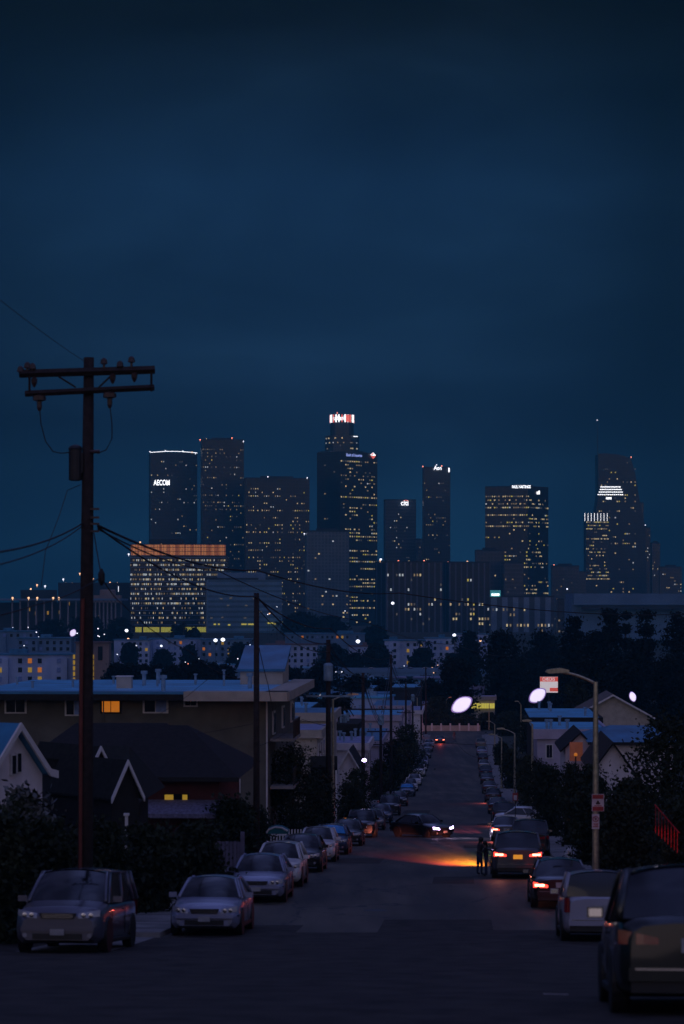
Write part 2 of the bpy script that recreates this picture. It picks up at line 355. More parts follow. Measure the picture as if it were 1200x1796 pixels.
# ------------------------------------------------------------------ foliage
KINDS = {'near': ('round', 'leaf', None, 9000), 'pale': ('loose', 'leaf', 'leafp', 5000), 'mid': ('round', 'leaf', 'leafo', 6000), 'column': ('column', 'leafb', None, 7000), 'pine': ('pine', 'leafb', None, 7000), 'far': ('mass', 'leafb', None, 8000)}
def crown_for(kind, wx, h, Y, seed):
    """foliage clumps filling a crown wx wide and h high; every leaf quad has real size"""
    base, m1, m2, n = KINDS[kind]; r = np.random.default_rng(seed); rx = wx/2
    asp = h/max(wx, .1); nc = int({'column': 110, 'pine': 100, 'loose': 40}.get(base, 75)*min(max(asp, .8), 2.2))
    hh = r.random(nc); ang = r.random(nc)*6.283
    if base == 'column': prof = np.clip(np.sin(np.pi*np.clip(hh*.80+.17, 0, 1))**.8, .05, 1)*(.7+.45*r.random(nc))
    elif base == 'pine': lay = np.round(hh*7)/7; hh = hh*.5+lay*.5; prof = (1.04-hh)**.8*(.55+.6*r.random(nc))
    else:
        prof = np.sqrt(np.clip(1-(np.clip((hh-.42)/.58, -.7, 1))**2, .03, 1))*(.72+.4*r.random(nc))
    lob = 1+.22*np.sin(ang*3+seed+hh*4)+.14*np.sin(ang*5+2*seed+hh*9)
    rad = prof*lob*np.where(r.random(nc) < .7, .72+.28*r.random(nc), r.random(nc)**.5)*.86
    C = np.stack([rad*np.cos(ang)*rx, rad*np.sin(ang)*rx*.9, hh*h*.94], 1)
    sg = min(rx*.17, h*.12); sg = max(sg, .18)*(.7+1.1*r.random(nc))
    leaf = max(.075, Y/2420*1.0)*{'pale': 1.3, 'far': 1.5, 'column': 1.5, 'pine': 1.4}.get(kind, 1)
    idx = r.integers(0, nc, n); P = C[idx]+r.normal(size=(n, 3))*sg[idx][:, None]*np.array([1, 1, .62])
    P[:, 2] = np.clip(P[:, 2], .0, h*1.06)
    a = r.normal(size=(n, 3)); a /= np.linalg.norm(a, axis=1)[:, None]; b = np.cross(a, r.normal(size=(n, 3))); b /= np.linalg.norm(b, axis=1)[:, None]
    s_ = leaf*(.6+.9*r.random(n))[:, None]
    V = np.stack([P-a*s_, P+b*s_*.6, P+a*s_, P-b*s_*.6], 1).reshape(-1, 3)
    me = bpy.data.meshes.new('crown'); me.vertices.add(4*n); me.vertices.foreach_set('co', V.ravel()); me.loops.add(4*n); me.loops.foreach_set('vertex_index', np.arange(4*n))
    me.polygons.add(n); me.polygons.foreach_set('loop_start', np.arange(n)*4); me.polygons.foreach_set('loop_total', np.full(n, 4)); me.materials.append(M[m1])
    if m2: me.materials.append(M[m2]); me.polygons.foreach_set('material_index', (np.isin(idx % 5, [0, 3])).astype(int))
    me.update(); me.validate(); return me
_tr = MB(); _tr.tube([(0, 0, 0), (.03, .02, .4), (-.02, .01, .75), (0, 0, 1)], .05, M['bark'], 7, .02)
for k in range(5): a = k*1.3; _tr.tube([(0, 0, .45+.08*k), (.22*math.cos(a), .22*math.sin(a), .72+.06*k)], .02, M['bark'], 5, .006)
TRUNK = _tr.mesh('trunk', True)
def tree(name, label, px0, px1, ytop, Y, kind, v=0, ybot=None, group=None, cat='tree', clear=.12):
    X = PX((px0+px1)/2, Y); W = (px1-px0)/F*Y; zt = PZ(ytop, Y); g = gz(X, Y)
    if ybot is not None: g2 = PZ(ybot, Y)
    else: g2 = g
    t = thing(name, label, cat, (X, Y, g), random.random()*.8-.4, group); H = zt-g; b = max((g2-g), H*clear)
    child('trunk', TRUNK, t, (0, 0, -.1), 0, (min(H, 9)*.8, min(H, 9)*.8, H*.8))
    child('crown', crown_for(kind, W, H-b, Y, int(px0*3+ytop+v) % 9973), t, (0, 0, b), 0)
    return t
def palm(label, px, ytop, Y, group=None, s=1):
    X = PX(px, Y); g = gz(X, Y); H = PZ(ytop, Y)-g; t = thing('palm_tree', label, 'palm tree', (X, Y, g), random.random()*6, group)
    MB().tube([(0, 0, -.2), (.1, 0, H*.5), (0, .1, H)], .3, M['bark'], 7, .2).build('trunk', t)
    m = MB()
    for k in range(26):
        a = k*2.4; e = random.uniform(-.5, 1.1); r = 2.3*s; pts = []
        for q in range(5):
            u = q/4; pts.append((r*u*math.cos(a)*math.cos(e*.6), r*u*math.sin(a)*math.cos(e*.6), H+r*(u*math.sin(e)-.7*u*u)))
        for p, q in zip(pts, pts[1:]):
            wv = .28*s; n = Vector((-math.sin(a), math.cos(a), 0))*wv
            m.add([Vector(p)-n, Vector(q)-n, Vector(q)+Vector((0, 0, .12)), Vector(p)+Vector((0, 0, .12))], [(0, 1, 2, 3)], M['leafb'])
            m.add([Vector(p)+n, Vector(q)+n, Vector(q)+Vector((0, 0, .12)), Vector(p)+Vector((0, 0, .12))], [(0, 1, 2, 3)], M['leafb'])
    m.build('crown', t); return t
# ------------------------------------------------------------------ downtown towers
def wallpts(px0, pxc, px1, Y, da, db):   # footprint with its near corner at pxc
    A = Vector((PX(px0, Y+da), Y+da)); C = Vector((PX(pxc, Y), Y)); B = Vector((PX(px1, Y+db), Y+db))
    return [A, C, B, A+B-C]
LIT = [M['wlit1'], M['wlit2'], M['wlit3'], M['wlit4'], M['wlit5']]
WMESH = {}
def wmesh(w, h, m):
    k = (round(w, 1), round(h, 1), m.name)
    if k not in WMESH: WMESH[k] = MB().box((0, 0, 0), (w, .3, h), m).mesh('lit_window')
    return WMESH[k]
def lit_windows(t, P, Q, z0, z1, fh, bay, dens, mix, rnd, org, ww=.7, wh=.5, rows=None, cap=100, rowvar=1.0, cols=None):
    """lights on the face from P to Q (plan points seen from outside left to right)"""
    P = Vector(P); Q = Vector(Q); Ln = (Q-P).length; d = (Q-P)/Ln; n = Vector((d.y, -d.x)); rz = math.atan2(d.y, d.x)
    nc = max(int(Ln/bay), 1); nr = int((z1-z0)/fh); items = []
    for r in range(nr):
        p = dens*(rnd.choice([.15, .4, .7, 1.0, 1.3, 2.6]) if rowvar else 1)
        if rows is not None: p *= rows(r/nr)
        run = rnd.random() < .5
        on = False
        for c in range(nc):
            if cols and not cols(c/nc): continue
            q = min(p, .95)
            on = (rnd.random() < (.35+.65*q if on else q*.5)) if run else rnd.random() < q
            if on: items.append((c, r, rnd.choices(range(5), mix)[0], rnd.uniform(.6, 1.05)))
    rnd.shuffle(items); rest = MB(); sib = sum(1 for c in t.children if c.name.startswith('lit_window'))
    for i, (c, r, k, sc) in enumerate(items):
        p = P+d*((c+.5)*Ln/nc)+n*.12; z = z0+(r+.5)*fh; W = Ln/nc*ww*sc; H = fh*wh
        if sib+i < cap:
            child('lit_window', wmesh(Ln/nc*ww, H, LIT[k]), t, (p.x-org[0], p.y-org[1], z-org[2]), rz)
        else: rest.box((p.x-org[0], p.y-org[1], z-org[2]), (W, .3, H), LIT[k], rz)
    if rest.f:
        o = rest.build('lit_windows', t); o['kind'] = 'stuff'
def tower(label, px0, pxc, px1, ytop, Y, da, db, m, litA=None, litB=None, name='office_tower', fh=4.0, bay=2.4, zb=-30, cap=100, seed=1, roofbox=None, beacons=(), ww=.46, wh=.34, rows=None, mech=True):
    rnd = random.Random(seed); fp = wallpts(px0, pxc, px1, Y, da, db); zt = PZ(ytop, Y)
    org = (fp[1].x, fp[1].y, zb); t = thing(name, label, 'tower' if 'tower' in name else 'building', org)
    loc = [(p.x-org[0], p.y-org[1]) for p in fp]
    MB().prism(loc, 0, zt-zb, m).build('wall', t)
    rf = MB(); c = [sum(p[i] for p in loc)/4 for i in (0, 1)]
    rf.prism([((p[0]-c[0])*1.004+c[0], (p[1]-c[1])*1.004+c[1]) for p in loc], zt-zb-.3, zt-zb+1.0, M['fardark'])
    if mech: rf.prism([((p[0]-c[0])*.5+c[0], (p[1]-c[1])*.5+c[1]) for p in loc], zt-zb+.9, zt-zb+3.0, M['fardark'])
    rf.build('roof', t)
    if litA: lit_windows(t, fp[0], fp[1], litA[2] if len(litA) > 2 else zb+8, zt-6, fh, bay, litA[0], litA[1], rnd, org, ww, wh, rows, cap)
    if litB: lit_windows(t, fp[1], fp[2], litB[2] if len(litB) > 2 else zb+8, zt-6, fh, bay, litB[0], litB[1], rnd, org, ww, wh, rows, cap)
    for (bx, by, kind) in beacons:
        Yb = Y+8; child('roof_beacon', BEAC[kind], t, (PX(bx, Yb)-org[0], Yb-org[1], PZ(by, Yb)-zb))
    t['org'] = 0; del t['org']
    return t, org, fp, zt
BEAC = {k: MB().lathe((0, 0, 0), [(.15, -1.6), (.15, -.5), (.55, -.5), (.75, 0), (.5, .5), (.1, .6)], M[k], 8).mesh('roof_beacon') for k in ('lampw', 'lampo', 'lampr')}
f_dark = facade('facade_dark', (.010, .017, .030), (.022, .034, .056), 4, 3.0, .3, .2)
f_brown = facade('facade_brown', (.010, .011, .018), (.022, .024, .036), 4, 4, .35, .25)
f_black = facade('facade_black', (.006, .008, .014), (.015, .019, .030), 4, 6, .2, .35)
f_blue = facade('facade_blue', (.04, .085, .13), (.08, .14, .21), 3.2, 3.6, .3, .4)
f_citi = facade('facade_slate', (.030, .045, .065), (.060, .082, .11), 4, 3, .4, .1)
f_rib = facade('facade_ribbed', (.010, .014, .022), (.014, .018, .03), 4, 5.2, .2, .28, (.07, .10, .16))
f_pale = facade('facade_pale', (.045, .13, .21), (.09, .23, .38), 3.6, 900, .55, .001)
f_pal2 = facade('facade_pale_ribbed', (.05, .07, .10), (.06, .08, .12), 4, 9, .2, .5, (.15, .24, .36))
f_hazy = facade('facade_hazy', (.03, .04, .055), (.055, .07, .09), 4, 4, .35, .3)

W1 = (2, 3, 3, 2, 0); WY = (4, 4, .5, 2, 1.5); WD = (1, 4, .6, 5, .5); WW = (2, 3, 4, 3, 0)
# left group
t, o, fp, zt = tower('dark skyscraper with thin white roofline light and white sign, leftmost of the skyline', 261, 264, 346, 795, 2850, 45, 10, f_dark, None, (.13, WW), seed=3, beacons=((263, 792, 'lampw'), (290, 790, 'lampw'), (321, 791, 'lampw'), (337, 793, 'lampo'), (343, 795, 'lampw')), mech=False)
mb = MB(); mb.tube([(fp[1]+(fp[2]-fp[1])*k/8-Vector(o[:2])).to_3d()+Vector((0, -.6, zt-o[2]+1.0+1.6*math.sin(k/8*math.pi))) for k in range(9)], .35, M['sign'], 5); mb.build('roofline_light', t)
text('AECOM', 8.8, t, (PX(284, 2850)-o[0], -2.2+.4, PZ(847, 2850)-o[2]), (math.radians(90), 0, 0), M['sign'], depth=.3, wide=.62)
MB().box((PX(284, 2850)-o[0], -.9, PZ(847, 2850)-o[2]), (16, .6, 7), M['fardark']).build('sign_backing', t)
tower('slim dark tower with red and white roof lights, second from left of the skyline', 352, 355, 428, 771, 2750, 30, 12, f_brown, None, (.20, WD), seed=4, beacons=((351, 771, 'lampr'), (362, 770, 'lampo'), (407, 768, 'lampr'), (427, 774, 'lampw')))
tower('broad brown-black tower with rows of yellow windows, directly right of the slim dark one', 428, 431, 543, 839, 2680, 20, 12, f_brown, None, (.22, WY), seed=5, beacons=((470, 836, 'lampw'), (539, 838, 'lampw')))
# tallest: stepped round tower with lit crown behind the big dark tower
t = thing('office_tower', 'tallest stepped round tower with a brightly lit white and red crown', 'tower', (PX(600, 3050), 3050, -30))
def cyl(pxw, y0, y1, m, name, n=20, dy=0):
    r = pxw/2/F*3050; return MB().lathe((0, 0, 0), [(r, PZ(y1, 3050)+30), (r, PZ(y0, 3050)+30)], m, n).build(name, t)
cyl(41, 728, 765, f_dark, 'upper_shaft'); cyl(60, 765, 793, f_dark, 'middle_shaft', 12); cyl(84, 793, 1090, f_dark, 'lower_shaft', 12)
r = 20.5/F*3050; mb = MB()
mb2 = MB()
for k in range(24):
    a = k/24*2*math.pi; mb.box(((r+.3)*math.cos(a), (r+.3)*math.sin(a), PZ(735, 3050)+30), (.9, 1.3, 9.8), M['sign' if k % 3 else 'signr'], a)
mb.build('crown_light_bars', t)
text('usbank', 8.0, t, (-3.2, -r-1.6, PZ(735, 3050)+30), (math.radians(90), 0, 0), M['sign'], depth=.5, wide=.66)
MB().box((7.2, -r*.9-1.0, PZ(735, 3050)+30), (4.5, .8, 9), M['signr'], .45).build('crown_red_panel', t)
rnd = random.Random(9)
for k in range(26):
    a = math.radians(rnd.uniform(200, 340)); yy = rnd.choice([778, 778, 783, 788, 770]); rr = 30/F*3050
    child('lit_window', wmesh(1.7, 1.7, LIT[rnd.choice([0, 2, 3, 3, 1])]), t, (rr*math.cos(a), rr*math.sin(a), PZ(yy, 3050)+30), a+math.pi/2)
child('lit_window', wmesh(6, 1.0, M['sign']), t, (17, -16, PZ(767, 3050)+30), .6); child('roof_beacon', BEAC['lampr'], t, (-6, 0, PZ(724, 3050)+30))
# broad dark tower in front of it
t, o, fp, zt = tower('massive near-black tower with lettering and a red-white emblem along its top', 556, 597, 662, 793, 2700, 26, 40, f_black, (.05, WD), (.36, WY), seed=11, bay=3.4, ww=.62, wh=.36, cap=100, mech=False)
d = (fp[2]-fp[1]).normalized(); rz = math.atan2(d.y, d.x); nn = Vector((d.y, -d.x))
def onface(fp, o, frac, py, out=.8):
    p = fp[1]+(fp[2]-fp[1])*frac+Vector(((fp[2]-fp[1]).normalized().y, -(fp[2]-fp[1]).normalized().x))*out
    return (p.x-o[0], p.y-o[1], PZ(py, p.y)-o[2])
text('Bank of America', 4.6, t, onface(fp, o, .36, 798.5), (math.radians(90), 0, rz), M['signb'], 'sign_lettering', .2, .80)
mb = MB(); p = onface(fp, o, .86, 798.5, 1.2)
for q, (pts, mm) in enumerate((([(-4.5, .2), (0, 3.2), (4.5, 0), (1.5, -.6)], 'sign'), ([(-4, -.6), (.8, -1.2), (4.4, -.5), (0, -4)], 'signr'), ([(-3.2, .9), (-.4, 2.6), (.6, 1.4), (-2.2, .2)], 'signr'))):
    mb.extr([(a, b) for a, b in pts], 1, -.15*q-.3, -.15*q, M[mm])
mb.build('lit_emblem', t, p, rz=rz)
# residential block, pale blue
tower('hazy blue apartment tower with fine vertical ribs, in front of the massive dark tower', 535, 538, 612, 932, 2300, 14, 4, f_blue, None, (.12, W1), name='apartment_tower', seed=12, bay=3.2, beacons=((595, 933, 'lampw'), (534, 936, 'lampw')))
t, o, fp, zt = tower('slate blue tower with a white lowercase sign under a small red arc', 673, 676, 730, 877, 2900, 20, 4, f_citi, None, (.10, WW), seed=13, beacons=((694, 877, 'lampo'),), mech=False)
text('citi', 8.6, t, (PX(710, 2900)-o[0], -1.8, PZ(882.5, 2900)-o[2]), (math.radians(90), 0, 0), M['sign'], depth=.3, wide=.9)
mb = MB(); mb.tube([(PX(712, 2900)-o[0]+3.2*math.cos(a), -1.8, PZ(880.8, 2900)-o[2]+2.3*math.sin(a)) for a in [math.radians(v) for v in range(20, 170, 25)]], .4, M['signr'], 5); mb.build('sign_arc', t)
tower('low hazy annexe block right beside the slate blue tower', 729, 731, 746, 946, 2890, 10, 2, f_citi, None, (.1, WW), name='office_building', seed=14, mech=False)
t, o, fp, zt = tower('tall narrow dark tower with a short lit sign at its top corner', 741, 743, 790, 820, 2800, 20, 6, f_dark, None, (.16, WD), seed=15, beacons=((742, 818, 'lampr'), (766, 815, 'lampw'), (775, 817, 'lampr')), mech=False)
text('Aon', 6.6, t, (PX(768, 2800)-o[0], -.5, PZ(821, 2800)-o[2]), (math.radians(90), 0, 0), M['sign'], depth=.3, wide=.8)
MB().box((PX(788, 2800)-o[0], 3, PZ(824, 2800)-o[2]), (1.6, .6, 5), M['sign']).build('corner_sign', t)
t, o, fp, zt = tower('broad dark tower with many amber lights and white lettering above its roof edge', 851, 926, 962, 854, 2600, 6, 26, f_black, (.50, WY), (.34, WY), seed=16, bay=2.2, ww=.7, wh=.36, mech=False, rows=lambda v: 1.3 if v > .72 else (.5 if v > .55 else .9))
text('PAUL HASTINGS', 4.4, t, (PX(914.5, 2600)-o[0], -1.2+1.0, PZ(854, 2600)-o[2]), (math.radians(90), 0, 0), M['sign'], depth=.3, wide=.62)
MB().box((PX(914.5, 2600)-o[0], .6, PZ(854, 2600)-o[2]), (25, .5, 4.2), M['fardark']).build('sign_backing', t)
text('a.ll', 5.5, t, (PX(946, 2600)-o[0], 12.2, PZ(864, 2612)-o[2]), (math.radians(90), 0, math.atan2(26, 22.5)), M['sign'], 'side_sign', .3, .9)
# right group
t = thing('office_tower', 'right-hand tower with curved sail-like top, thin spire and bright white bands', 'tower', (PX(1085, 3000), 3000, -30))
Yw = 3000
def sil(pts): return [((px-1085)/F*Yw, PZ(py, Yw)+30) for px, py in pts]
mb = MB(); mb.extr(sil([(1045, 1095), (1045, 900), (1050, 870), (1049, 796), (1060, 795), (1085, 797), (1106, 803), (1114, 828), (1120, 866), (1132, 925), (1136, 1095)]), 1, 0, 36, f_dark); mb.build('wall', t)
MB().tube([((1050-1085)/F*Yw, 8, PZ(800, Yw)+30), ((1049-1085)/F*Yw, 8, PZ(737, Yw)+30)], .55, M['darksteel'], 6, .2).build('spire', t)
child('roof_beacon', BEAC['lampw'], t, ((1049-1085)/F*Yw, 8, PZ(736, Yw)+30)); child('roof_beacon', BEAC['lampr'], t, ((1108-1085)/F*Yw, 5, PZ(801, Yw)+30))
for k, (a, b, py) in enumerate(((1053, 1089, 854), (1052, 1091, 858.5), (1050, 1093, 863), (1048, 1094, 867.5))):
    m2 = MB()
    for q in range(13):
        x0 = a+(b-a)*q/13; m2.box(((x0+1.5-1085)/F*Yw, -.5, PZ(py, Yw)+30), (1.75, .6, 1.2), M['sign'])
    m2.build('light_band', t)
MB().box(((1068-1085)/F*Yw, -.6, PZ(874, Yw)+30), (7, .6, 2.6), M['sign']).build('lit_sign', t)
lit_windows(t, (PX(1050, Yw), Yw), (PX(1116, Yw), Yw), PZ(1092, Yw), PZ(806, Yw), 4, 2.4, .13, WY, random.Random(21), (PX(1085, Yw), Yw, -30), .6, .4)
t, o, fp, zt = tower('amber-lit tower crowned by upright white light bars, left of the curved tower', 1024, 1028, 1068, 902, 2900, 16, 4, f_dark, None, (.5, WY, PZ(1030, 2900)), seed=22, bay=2.0, ww=.75, wh=.36, mech=False)
for k in range(8):
    MB().box((PX(1026+k*5.6, 2900)-o[0], -.4, PZ(907, 2900)-o[2]), (.45, .5, 9.5), M['sign']).build('light_bar', t)
tower('stepped dark tower partly hidden behind the right edge of the curved tower', 1113, 1116, 1141, 926, 3100, 12, 6, f_dark, None, (.2, W1), seed=23, beacons=((1132, 921, 'lampw'), (1139, 929, 'lampo')))
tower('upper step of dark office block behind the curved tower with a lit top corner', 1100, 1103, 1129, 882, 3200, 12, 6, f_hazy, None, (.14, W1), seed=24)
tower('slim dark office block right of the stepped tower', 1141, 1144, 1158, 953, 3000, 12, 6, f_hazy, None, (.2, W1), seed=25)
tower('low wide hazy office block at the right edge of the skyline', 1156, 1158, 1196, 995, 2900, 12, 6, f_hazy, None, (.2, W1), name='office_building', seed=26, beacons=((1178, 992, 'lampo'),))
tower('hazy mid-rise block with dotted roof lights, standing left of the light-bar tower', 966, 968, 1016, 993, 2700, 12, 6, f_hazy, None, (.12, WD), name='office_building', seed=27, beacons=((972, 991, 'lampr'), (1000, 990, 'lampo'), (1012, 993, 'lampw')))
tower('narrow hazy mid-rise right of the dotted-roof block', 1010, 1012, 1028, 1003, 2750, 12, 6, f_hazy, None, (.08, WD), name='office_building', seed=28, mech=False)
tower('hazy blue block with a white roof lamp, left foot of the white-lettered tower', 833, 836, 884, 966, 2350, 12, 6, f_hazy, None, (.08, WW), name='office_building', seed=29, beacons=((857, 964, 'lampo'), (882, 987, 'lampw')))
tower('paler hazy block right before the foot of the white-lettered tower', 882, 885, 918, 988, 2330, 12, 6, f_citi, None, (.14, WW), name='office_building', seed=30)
tower('dark wide ribbed block, left one of the long pair, with white-lit rows', 658, 678, 776, 986, 1980, 22, 3, f_rib, None, (.26, (2, 3, 2, 3, .3)), name='office_building', seed=31, bay=2.4, ww=.5, wh=.5, beacons=((667, 983, 'lampo'), (699, 984, 'lampr'), (744, 984, 'lampr')), mech=False, rows=lambda v: (2.2 if .15 < v < .3 else .6))
tower('dark wide ribbed block, right one of the long pair, with yellow-lit rows', 778, 788, 859, 987, 2000, 14, 3, f_rib, None, (.24, (3, 3, 1, 3, 1)), name='office_building', seed=32, bay=2.4, ww=.5, wh=.5, beacons=((802, 989, 'lampo'), (786, 986, 'lampr'), (820, 985, 'lampo'), (830, 987, 'lampw')), mech=False, rows=lambda v: (2.4 if .2 < v < .45 else .5))
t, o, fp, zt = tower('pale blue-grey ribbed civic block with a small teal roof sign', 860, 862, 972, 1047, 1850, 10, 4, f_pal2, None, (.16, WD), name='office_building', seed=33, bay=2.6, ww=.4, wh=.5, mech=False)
MB().box((PX(869, 1850)-o[0], -.5, PZ(1041, 1850)-o[2]), (8, 1, 5), M['teal']).box((PX(869, 1850)-o[0], -1.2, PZ(1043, 1850)-o[2]), (6, .4, 1.6), M['sign']).build('roof_sign', t)
tower('small dark block with orange-lit roof edge, right of the pale ribbed block', 976, 978, 1014, 1052, 1800, 10, 4, f_dark, None, (.06, WD), name='office_building', seed=34, mech=False, beacons=[(a, 1051, 'lampo') for a in (978, 982, 986, 990, 1012)])
t = thing('low_building', 'long low blue-grey hall with deep flat eave, behind the pines', 'building', (PX(1110, 1600), 1600, -24))
MB().box((0, 30, 14), (80, 50, 28), M['farblue']).build('wall', t); MB().box((3, 30, 24.6+2.8), (84, 62, 7.5), M['farblue']).build('fascia', t); MB().box((4, -.5, 21.8), (76, 3, 2.5), M['fardark']).build('eave_shade_strip', t)  # solid dark strip: shade under the eave put into its colour

# lit civic office block with glowing crown, left
Yd = 1900; zb = PZ(1118, Yd); X0, X1 = PX(228, Yd), PX(362, Yd); t = thing('office_building', 'wide office block with white-lit floors, an orange glowing crown and a yellow lobby', 'building', (X0, Yd, zb-6)); og = (X0, Yd, zb-6)
ztop = PZ(975, Yd)
def arc(px): # gently bowed front, running on to the right
    u = (px-228)/(397-228); return 22*(u-.35)**2*1.0
cpx = [228+(397-228)*k/14 for k in range(15)]
fpd = [(PX(p, Yd)-X0, arc(p)) for p in cpx]+[(PX(397, Yd)-X0, 50), (0, 50)]
MB().prism(fpd, 0, ztop-og[2], mat('curtain_wall_dark', (.02, .025, .035), .2, noise=.2)).build('wall', t)
floors = [978+k*(1096-978)/14.0 for k in range(15)]
for k, py in enumerate(floors):
    m = MB(); z = PZ(py, Yd)-og[2]
    for a, b in zip(fpd[:14], fpd[1:15]): m.box(((a[0]+b[0])/2, (a[1]+b[1])/2-.9, z), ((b[0]-a[0])*1.01, 1.6, .5), M['farblue'], math.atan2(b[1]-a[1], b[0]-a[0]))
    m.build('floor_ledge', t)
rnd = random.Random(41)
for k in range(14):
    z = (PZ(floors[k], Yd)+PZ(floors[k+1], Yd))/2-og[2]; p = rnd.choice([.5, .75, .9, .95, .8]) if k < 10 else rnd.choice([.25, .45]); m = MB(); off = rnd.random()*9
    for q in range(96):
        u = q/96
        if k > 3 and u > .78: continue
        if rnd.random() > p*(.42+.5*(math.sin(q*.45+off) > -.2)): continue
        px = 229+(396-229)*u; mm = rnd.choice([M['wlit1'], M['wlit3'], M['wlit2'], M['wlit3'], M['wlit4'], M['wlit4'], M['wlit2']])
        m.box((PX(px, Yd)-X0, arc(px)-.22, z-.1), (.55, .3, 1.5), mm)
    if m.f: m.build('lit_window_row', t)
m = MB(); m2 = MB()
for q in range(60):
    px = 229+(395-229)*(q+.5)/60; m.box((PX(px, Yd)-X0, arc(px)+.6, PZ(964.5, Yd)-og[2]), (1.24, .4, 8.6 if q % 7 else 8.0), M['crown'] if q % 5 in (1, 2) or rnd.random() < .3 else M['crown2'])
    if q % 2 == 0 or q > 28: m2.box((PX(px, Yd)-X0+.6, arc(px)-.1, PZ(963, Yd)-og[2]), (.22, .4, 10), M['darksteel'])
for zz in (955, 960, 967, 974): 
    for a, b in zip(fpd[:14], fpd[1:15]): m2.box(((a[0]+b[0])/2, (a[1]+b[1])/2-.3, PZ(zz, Yd)-og[2]), ((b[0]-a[0])*1.01, .5, .3), M['darksteel'], math.atan2(b[1]-a[1], b[0]-a[0]))
m.build('glowing_crown', t); m2.build('crown_frame', t)
m = MB()
for q in range(44): 
    px = 237+(362-237)*(q+.5)/44
    if q % 11 in (4,): continue
    m.box((PX(px, Yd)-X0, arc(px)-.4, PZ(1107, Yd)-og[2]), (1.15, .4, 6.3), M['lobby'])
m.build('lobby_glazing', t); MB().box((28, 5, PZ(952, Yd)-og[2]+1), (26, 12, 3.5), M['fardark']).build('plant_room', t)
child('roof_beacon', BEAC['lampw'], t, (-1, 0, PZ(972, Yd)-og[2])); child('roof_beacon', BEAC['lampo'], t, (8, 0, PZ(951, Yd)-og[2])); child('roof_beacon', BEAC['lampo'], t, (24, 6, PZ(951, Yd)-og[2]))
# pale block in front
t, o, fp, zt = tower('pale blue slab block with blank upper storeys, right of the orange-crowned block', 361, 363, 495, 1016, 1700, 26, 3, f_pale, None, None, name='office_building', seed=42, mech=False, zb=-26)
MB().box((24, 8, PZ(1008, 1700)-o[2]-1), (34, 12, 5), M['farblue']).build('penthouse', t)
for px, py, wd in ((377, 1095, 4), (384, 1095, 3), (402, 1096, 4), (428, 1095, 9), (440, 1095, 10), (474, 1093, 10), (484, 1094, 8), (455, 1073, 8), (388, 1050, 5), (405, 1049, 5), (432, 1062, 5), (371, 1084, 4), (390, 1083, 4), (430, 1084, 5), (445, 1050, 3), (400, 1062, 4)):
    child('lit_window', wmesh(wd/F*1700, 1.0, LIT[4 if 1090 < py < 1098 else 3]), t, (PX(px, 1700)-o[0], -.1+.02*(px-363)/10, PZ(py, 1700)-o[2]))
# colonnade hall and halls behind it, far left
Yc = 1650; zc = PZ(1098, Yc)-4; t = thing('concert_hall', 'long flat-roofed hall with slender columns and roof-edge lamps, far left', 'building', (PX(60, Yc), Yc, zc))
g0 = PX(60, Yc); MB().box((PX(95, Yc)-g0, 30, 10), (PX(205, Yc)-PX(-30, Yc)-10, 40, 20), M['fardark']).build('wall', t)
MB().box((PX(88, Yc)-g0, 26, PZ(1051.5, Yc)-zc), (PX(208, Yc)-PX(-40, Yc), 62, 1.3), M['farblue']).build('flat_roof', t)
for px in list(range(22, 140, 14))+list(range(168, 206, 7)): child('column', None or WMESH.setdefault('col', MB().lathe((0, 0, 0), [(.85, 0), (.55, 14), (.6, 20.5), (1.2, 22)], mat('column_concrete', (.22, .23, .27), .8)).mesh('column')), t, (PX(px, Yc)-g0, -1.5, 0))
for px in (24, 52, 67, 95, 105): child('eave_lamp', BEAC['lampo'], t, (PX(px, Yc)-g0, -5.4, PZ(1050, Yc)-zc+.5))
for px, py in ((60, 1076), (81, 1075), (102, 1074), (48, 1069), (118, 1059), (171, 1083)): child('lit_window', wmesh(1.2, 2.4, M['yellow']), t, (PX(px, Yc)-g0, 9.6, PZ(py, Yc)-zc))
tower('dim flat block above the columned hall, with two bright lamps', 36, 38, 100, 1037, 1850, 10, 3, M['fardark'], None, (.03, W1), name='hall_building', seed=43, beacons=((53, 1037, 'lampw'), (65, 1026, 'lampo'), (79, 1028, 'lampw'), (54, 1033, 'lampo')), mech=False)
tower('dim block with a row of roof lamps, directly behind the telephone pole', 102, 104, 232, 1024, 1950, 10, 3, M['fardark'], None, (.04, W1), name='hall_building', seed=44, beacons=((111, 1016, 'lampw'), (140, 1006, 'lampo'), (163, 1015, 'lampo'), (193, 1022, 'lampo'), (206, 1023, 'lampo'), (115, 1023, 'lampo'), (127, 1023, 'lampo')), mech=False)
t = thing('theatre_building', 'pink-lit rounded theatre block between the telephone pole and the orange-crowned block', 'building', (PX(187, 1800), 1800, -26))
MB().lathe((0, 8, 0), [(6, 20), (6, PZ(1036, 1800)+26), (5.4, PZ(1034, 1800)+26)], M['fartan'], 20).box((0, 9, (PZ(1048, 1800)+26)/2), (20, 14, PZ(1040, 1800)+26), M['fartan']).build('wall', t)
MB().box((9, -2, PZ(1033, 1800)+26), (.3, .3, 4), M['lampw']).build('lit_sign', t)

